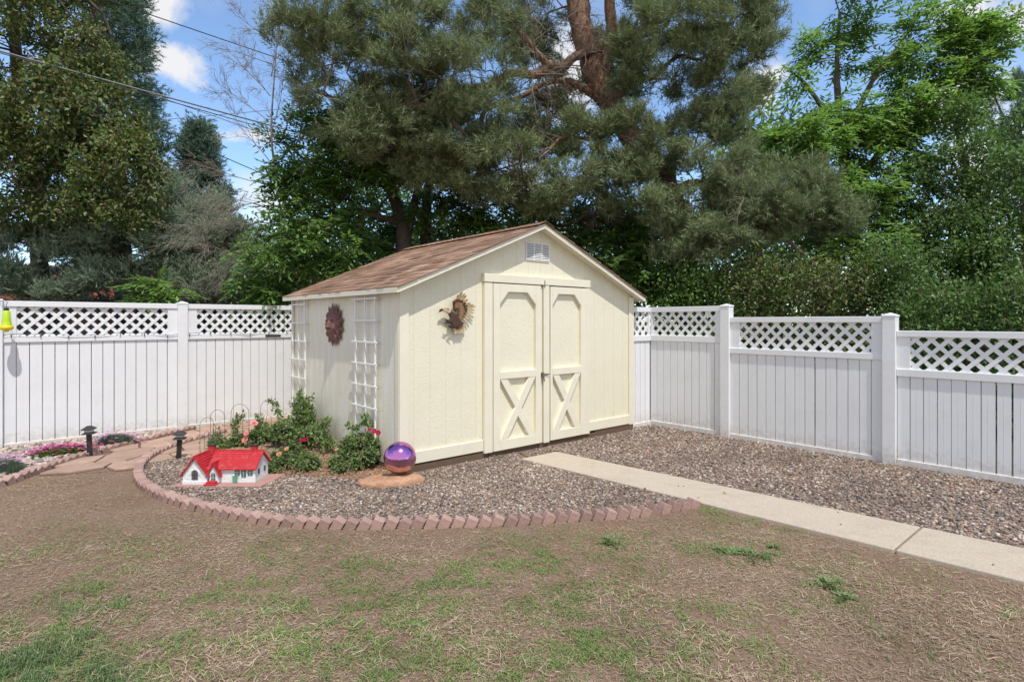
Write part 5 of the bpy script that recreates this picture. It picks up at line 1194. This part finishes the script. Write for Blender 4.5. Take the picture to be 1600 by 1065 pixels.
# -- bright ash on the right
tree('ash_tree', 'tall bright green ash with airy drooping leaves against the sky on the right', 'tree', GT,
     [[(B(1345, 11), .14), (PP(1340, 420, 11), .13), (PP(1325, 300, 11), .11), (PP(1310, 180, 10.9), .07), (PP(1308, 90, 10.8), .04), (PP(1312, 20, 10.7), .02)],
      [(PP(1325, 300, 11), .08), (PP(1400, 210, 10.8), .06), (PP(1470, 130, 10.6), .035), (PP(1540, 70, 10.4), .015)],
      [(PP(1320, 250, 11), .06), (PP(1350, 150, 10.7), .045), (PP(1420, 50, 10.5), .02)],
      [(PP(1318, 220, 11), .05), (PP(1265, 140, 10.6), .035), (PP(1235, 110, 10.4), .015)],
      [(PP(1325, 300, 11), .05), (PP(1250, 230, 10.6), .03), (PP(1190, 220, 10.5), .015)]],
     [L_(1330, 200, 10.6, 80, 55, .9, 1.1), L_(1420, 180, 10.6, 80, 50, .9, 1.1), L_(1490, 110, 10.5, 60, 35, .6), L_(1555, 50, 10.4, 48, 30, .5, 1.5), L_(1500, 60, 10.5, 50, 35, .5, 1.2), L_(1530, 120, 10.4, 45, 30, .5), L_(1340, 300, 9.9, 60, 40, .6), L_(1270, 215, 10, 50, 40, .5), L_(1350, 380, 9.6, 60, 35, .5), L_(1275, 60, 10.6, 22, 60, .4, .7), L_(1330, 60, 10.7, 35, 60, .5, .7), L_(1240, 120, 10.5, 28, 30, .4), L_(1400, 90, 10.5, 55, 35, .6), L_(1440, 40, 10.5, 50, 30, .5, .8), L_(1400, 270, 10.6, 90, 50, .9), L_(1290, 330, 10.8, 80, 60, .7), L_(1400, 360, 10.8, 80, 60, .8), L_(1220, 240, 10.7, 60, 50, .6, .8), L_(1170, 300, 10.9, 50, 40, .6, .7), L_(1350, -30, 10.5, 60, 50, .6, .6), L_(1500, 0, 10.4, 50, 30, .4, .6)], 800,
     lambda sk: [compound_leaves(sk, 6200, 3, .13, .044, .27, 4, .06)], M['bright_leaf'], M['bark'], .42, .3, .005, .40, .04)
# -- dark small-leaved tree at the right edge
tree('broadleaf_tree', 'dense dark small-leaved tree filling the far right above the fence', 'tree', GT,
     [[(B(1530, 10), .13), (PP(1528, 440, 10), .12), (PP(1520, 330, 10), .09), (PP(1500, 220, 10), .05), (PP(1495, 160, 10), .02)],
      [(PP(1525, 360, 10), .06), (PP(1580, 290, 9.7), .04), (PP(1620, 220, 9.6), .02)], [(PP(1525, 400, 10), .05), (PP(1460, 330, 9.6), .03)]],
     [L_(1490, 260, 9.6, 60, 60, .8), L_(1560, 300, 9.4, 80, 80, 1.0), L_(1480, 380, 9.4, 70, 70, .9), L_(1570, 430, 9.2, 80, 80, .9), L_(1500, 180, 9.8, 40, 35, .5, .7), L_(1620, 200, 9.6, 50, 50, .7), L_(1470, 470, 9.2, 60, 45, .7), L_(1680, 350, 9.4, 80, 150, 1.)], 1100,
     lambda sk: [simple_leaves(sk, 36000, .062, .046, 4, .09)], M['dark_leaf'], M['bark'], .42, .28, .005, .42, .04)
# -- understorey shrubs behind the right fence
for i, (px, py, y, rx, rz_, m_, lab) in enumerate([
    (1090, 450, 9.8, 60, 45, 'ash_leaf', 'leafy green shrub behind the right fence nearest the shed'),
    (1190, 445, 9.4, 70, 55, 'olive_leaf', 'twiggy olive shrub behind the tallest bays of the right fence'),
    (1300, 450, 8.9, 70, 50, 'olive_leaf', 'twiggy olive shrub behind the middle bay of the right fence'),
    (1390, 430, 8.8, 60, 60, 'dark_leaf', 'dark bushy shrub behind the second post of the right fence'),
    (1480, 490, 8.0, 90, 50, 'dark_leaf', 'dark bushy shrub low behind the nearest bay of the right fence'),
    (1620, 480, 7.6, 90, 60, 'dark_leaf', 'dark bushy shrub at the right edge low behind the fence')]):
    b0 = (px-800)/FPX*y; top = CZ+(HY-py+rz_)/FPX*y
    tree('shrub', lab, 'shrub', 'shrubs behind the right fence', [[((b0, y, 0), .05), ((b0+.05, y, .8), .04), (PP(px, py, y), .02)]],
         [L_(px, py, y, rx, rz_, .5), (b0, y, top*.35, rx/FPX*y, .45, top*.4, 1)], 260, lambda sk: [simple_leaves(sk, 9000, .06, .034, 5, .12)], M[m_], M['bark'], .45, .25, .005, .4, .04)
# -- left: olive-bronze tree
tree('broadleaf_tree', 'big tree with olive and bronze leaves overhanging the left fence', 'tree', GT,
     [[(B(60, 12.8), .2), (PP(62, 400, 12.2), .16), (PP(50, 280, 11.4), .15), (PP(30, 160, 11.2), .11), (PP(20, 20, 11), .08), (PP(10, -120, 11), .05)],
      [(PP(52, 300, 11.4), .09), (PP(120, 220, 10.8), .06), (PP(190, 200, 10.4), .035)], [(PP(35, 180, 11.2), .08), (PP(90, 90, 10.6), .05), (PP(150, 50, 10.3), .03)], [(PP(45, 250, 11.3), .08), (PP(-40, 180, 10.6), .05)],
      [(PP(55, 330, 11.4), .07), (PP(150, 310, 10.8), .045), (PP(220, 330, 10.4), .02)]],
     [L_(60, 60, 10.4, 110, 90, 1.2), L_(120, 180, 10.1, 95, 80, 1.1), L_(40, 240, 10.1, 100, 80, 1.1), L_(190, 260, 10.0, 65, 60, .8), L_(150, 320, 10.1, 90, 40, .8), L_(40, 330, 10.3, 80, 40, .8), L_(215, 330, 10.1, 45, 40, .6), L_(-80, 150, 10.2, 90, 150, 1.2), L_(60, -80, 10.4, 150, 90, 1.3), L_(150, 90, 10.3, 45, 60, .7), L_(215, 245, 10.0, 32, 45, .5)], 1700,
     lambda sk: [simple_leaves(sk, 56000, .085, .042, 4, .1, .35)], M['olive_leaf'], M['bark'], .42, .3, .006, .42, .05, hol=(.6, .25, 2))
# -- spruces and junipers behind on the left
def conifer(px, base_y, top_py, y, rpx, label, m_, n_s=3500, nt=380, ln=.075, wn_=.012, bottom=None, low=.1, jit=.1):
    x0 = (px-800)/FPX*y; top = CZ+(HY-top_py)/FPX*y; R_ = rpx/FPX*y
    n = nt; z = low+(top-low)*(rng.random(n)**.8); r = R_*(1-(z-low)/(top-low))**.75*(.45+.55*rng.random(n)**.5)*(1+.28*np.sin(z*5.2)); a = rng.uniform(0, 2*pi, n)
    T = np.stack([x0+r*np.cos(a), y+r*np.sin(a), z-.12*r], 1)
    sk = skeleton([[((x0, y, 0), .16), ((x0+.05, y, top*.5), .1), ((x0, y, top-.05), .015)]], T, .3, .05, .6)
    root = empty('conifer', (x0, y, 0), 0, label, 'tree', GT); base = np.array([x0, y, 0.])
    V, F = wood(sk, .007, .42, 6); npmesh('trunk', V-base, F, M['bark'], root, smooth=True)
    V, F = needles(sk, n_s, 18, ln, wn_*1.1, .2, 5, .1, jit*1.3, .8, clump=6); npmesh('crown', V-base, F, M[m_], root)
conifer(186, 0, -90, 14, 118, 'tall dark blue green spruce rising behind the bronze-leaved tree', 'spruce_needle', 9000, 800, .1, .016)
conifer(312, 0, 192, 15, 90, 'pointed dark green conifer between the bronze tree and the power lines', 'spruce_needle', 6500, 520, .09, .015)
def juniper(px, py, y, rpx, rpz, label, m_, n_s, nt, low=.2):
    b0 = (px-800)/FPX*y
    tree('juniper', label, 'tree', GT, [[((b0, y, 0), .12), ((b0+.1, y, 1.0), .1), (PP(px, py, y), .05)]], [L_(px, py, y, rpx, rpz, rpx/FPX*y*.7), L_(px, 450, y-.4, rpx*.8, 26, .6, .6), L_(px-rpx*.5, py+rpz*.4, y-.3, rpx*.5, rpz*.6, .6), L_(px+rpx*.5, py+rpz*.3, y-.3, rpx*.5, rpz*.6, .6)], nt,
         lambda sk: [needles(sk, n_s, 18, .06, .013, .16, 5, .5, .09, .7, clump=7)], M[m_], M['bark'], .4, .25, .006, .4, .04, hol=(.55, .42, 3))
juniper(200, 375, 10.9, 95, 62, 'blue green juniper above the middle of the first left fence bay', 'juniper_needle', 6500, 420)
juniper(60, 400, 11.0, 110, 55, 'dull green juniper at the left edge above the fence', 'juniper_needle', 5600, 380)
juniper(300, 345, 12.5, 70, 75, 'blue green juniper behind the bare twigs', 'juniper_needle', 5200, 360)
juniper(345, 395, 11.5, 60, 50, 'pale sage green juniper beside the bare tree', 'sage_needle', 4200, 280)
# -- bare tree
bt = MB(); base = np.array(B(470, 9.9))
main = smooth_limb([(B(500, 10.3), .05), (PP(490, 430, 10.3), .04), (PP(450, 330, 10.), .028), (PP(425, 230, 9.7), .018), (PP(430, 100, 9.5), .011), (PP(440, -20, 9.5), .006)], 5)
bt.tube([np.array(p)-base for p, r in main], [r for p, r in main], 8)
for (px, py, dx, dz, L) in [(462, 430, -.9, .25, 1.5), (450, 390, -1, -.05, 1.5), (440, 350, -.9, .1, 1.6), (430, 330, -1, .5, 1.4), (425, 290, -.8, .2, 1.2), (420, 250, -.7, .8, 1.2), (420, 230, .2, 1, 1.3), (420, 190, -.6, .6, 1.1), (422, 150, -.5, .7, 1.0), (424, 120, .3, .9, 1.1), (430, 70, -.6, .6, .9), (435, 40, -.5, .9, .8), (425, 100, -.8, .3, .8), (440, 0, -.3, 1, .8), (428, 310, -.8, -.3, 1.2)]:
    twig(bt, base, np.array(PP(px, py, 9.7)), unit(np.array([[dx, random.uniform(-.35, .1), dz]]))[0], L, .009, 1)
o = bt.build('bare_tree', M['deadwood'], None, smooth=True, loc=base); tag(o, 'leafless twiggy tree between the junipers and the leafy ash', 'tree', GT)
# -- bright sprouts over the left fence
tree('ash_sapling', 'bright green ash sprout poking over the left fence in front of the red roof', 'sapling', None, [[(B(245, 10.0), .02), (PP(243, 470, 10.0), .016), (PP(248, 445, 9.9), .008)]], [L_(245, 452, 9.9, 42, 16, .3)], 40,
     lambda sk: [compound_leaves(sk, 75, 4, .16, .05, .34, 4, .04)], M['bright_leaf'], M['bark'], .5, .2)
# -- trees further off
for (px, py, y, rx, rz_, m_, nl, lab) in [
    (560, 330, 17, 150, 120, 'dark_leaf', 9000, 'distant shady tree behind the two-trunked ash'),
    (820, 400, 17, 150, 75, 'ash_leaf', 8000, 'distant green tree seen low behind the shed roof ridge'),
    (1080, 380, 16, 150, 110, 'dark_leaf', 9000, 'distant shady tree behind the foot of the huge pine'),
    (1300, 370, 16, 150, 120, 'dark_leaf', 9000, 'distant shady tree behind the bright ash'),
    (1540, 390, 15, 160, 130, 'dark_leaf', 9000, 'distant shady tree behind the dark right-hand tree'),
    (1180, 210, 15, 60, 70, 'bright_leaf', 3500, 'distant light green tree in the gap between huge pine and bright ash'),
    (400, 420, 16, 90, 60, 'dark_leaf', 4500, 'distant shady tree behind the bare twigs')]:
    tree('broadleaf_tree', lab, 'tree', GT, [[(B(px, y), .2), (PP(px, 480, y), .18), (PP(px+5, py, y), .08)]], [L_(px, py, y, rx, rz_, 1.8), L_(px, 480, y-.8, rx*1.1, 60, 1.0, 1.3), L_(px-rx*.5, py+rz_*.5, y-.5, rx*.6, rz_*.6, 1.2), L_(px+rx*.5, py+rz_*.5, y-.5, rx*.6, rz_*.6, 1.2), ((px-800)/FPX*y, y-.5, .8, 2.9, 1.0, 1.1, 1.6)], 650,
         lambda sk: [simple_leaves(sk, int(nl*1.5), .14, .09, 5, .25)], M[m_], M['bark'], .4, .5, .01, .42, .04)
# ================================================================ red-roofed house beyond the left fence
M['clay'] = ramp_mat('clay_roof', [(.30, .10, .07), (.37, .14, .095), (.26, .085, .06), (.34, .15, .11)], .9); M['hbrick'] = mat('house_brick', (.10, .05, .035), .9, c2=(.14, .075, .055), scale=30); M['eave'] = mat('dark_eave', (.04, .025, .022), .7)  # house brick colour darkened to hold the shade on that wall
hs = empty('house', (-15.5, 21.5, 0), rad(4), 'low house with rusty red roof behind the junipers and the left fence', 'house')
b = MB(); b.box((-7, 0, 0), (8, 7, 2.15)); b.build('wall', M['hbrick'], hs)
b = MB(); sh2 = MB()
b.prism([(-7.5, 2.16), (8.5, 2.16), (8.5, 2.34), (-7.5, 2.34)], -.55, -.5); b.build('eave_board', M['eave'], hs)
rb_ = MB(); rb_.add([(-7.6, -.6, 2.36), (8.6, -.6, 2.36), (7.2, 3.5, 4.0), (-6.2, 3.5, 4.0), (-7.6, 7.6, 2.36), (8.6, 7.6, 2.36)], [(0, 1, 2, 3), (5, 4, 3, 2), (1, 5, 2), (4, 0, 3), (4, 5, 1, 0)])
for r in range(26):
    f = r/26; z = 2.37+1.62*f; y = -.6+4.1*f; xa = -7.6+1.4*f; xb = 8.6-1.4*f; x = xa
    while x < xb:
        w = .3; rb_.box((x, y-.02, z-.005), (min(x+w-.015, xb), y+.17, z+.022+random.uniform(0, .01))); x += w
rb_.build('roof', M['clay'], hs)
for x in (-4.5, .5, 4.6):
    w = MB(); w.box((x, -.03, .8), (x+1.4, -.002, 1.9)); wo_ = w.build('window', M['mini_glass'], hs)
    w = MB(); w.box((x-.06, -.05, .74), (x+1.46, -.031, .8)); w.box((x-.06, -.05, 1.9), (x+1.46, -.031, 1.96)); w.box((x+.67, -.045, .8), (x+.73, -.031, 1.9)); w.build('window_frame', M['white'], wo_)
# ================================================================ overhead lines
def line(p0, p1, sag, r, m_, label):
    a = np.array(p0); b_ = np.array(p1); n = 40; pts = []
    for i in range(n+1): f = i/n; q = a+(b_-a)*f; q[2] -= sag*4*f*(1-f); pts.append(q-a)
    b = MB(); b.tube(pts, r, 6); o = b.build('power_line', m_, None, loc=a, smooth=True); tag(o, label, 'power line', 'overhead lines above the left fence')
def two(pa, ya, pb, yb, ext0, ext1):
    ext1 = ext1 if ext1 > 1.9 or ext1 == 1.7 else 5.
    a = P(*pa, ya); b_ = P(*pb, yb); d = b_-a; return a-d*ext0, b_+d*ext1
a, b_ = two((190, -2), 9.0, (450, 86), 11.5, 1.6, 1.6); line(a, b_, .15, .009, M['cable'], 'thick black wire highest across the blue gap')
a, b_ = two((0, 76), 9.0, (470, 203), 11.6, .8, .9); line(a, b_, .10, .014, M['cable2'], 'thick grey cable, upper strand of the bundle crossing the blue gap')
a, b_ = two((0, 78), 9.0, (470, 209), 11.6, .8, .9); line(a, b_, .12, .008, M['cable'], 'black cable lashed just under the thick grey cable')
a, b_ = two((215, 135), 11.0, (470, 223), 12.5, 1.2, 1.2); line(a, b_, .10, .007, M['cable2'], 'thin grey wire sagging just under the cable bundle')
a, b_ = two((330, 174), 13.0, (480, 160), 13.0, 2.2, 2.0); line(a, b_, .10, .006, M['cable2'], 'thin grey wire rising to the right across the blue gap')
a, b_ = two((338, 235), 10.8, (470, 287), 12.3, .5, 1.7); line(a, b_, .12, .009, M['cable'], 'thin black drop wire among the bare twigs')
print('tris', sum(len(o.data.polygons) for o in bpy.data.objects if o.type == 'MESH'))
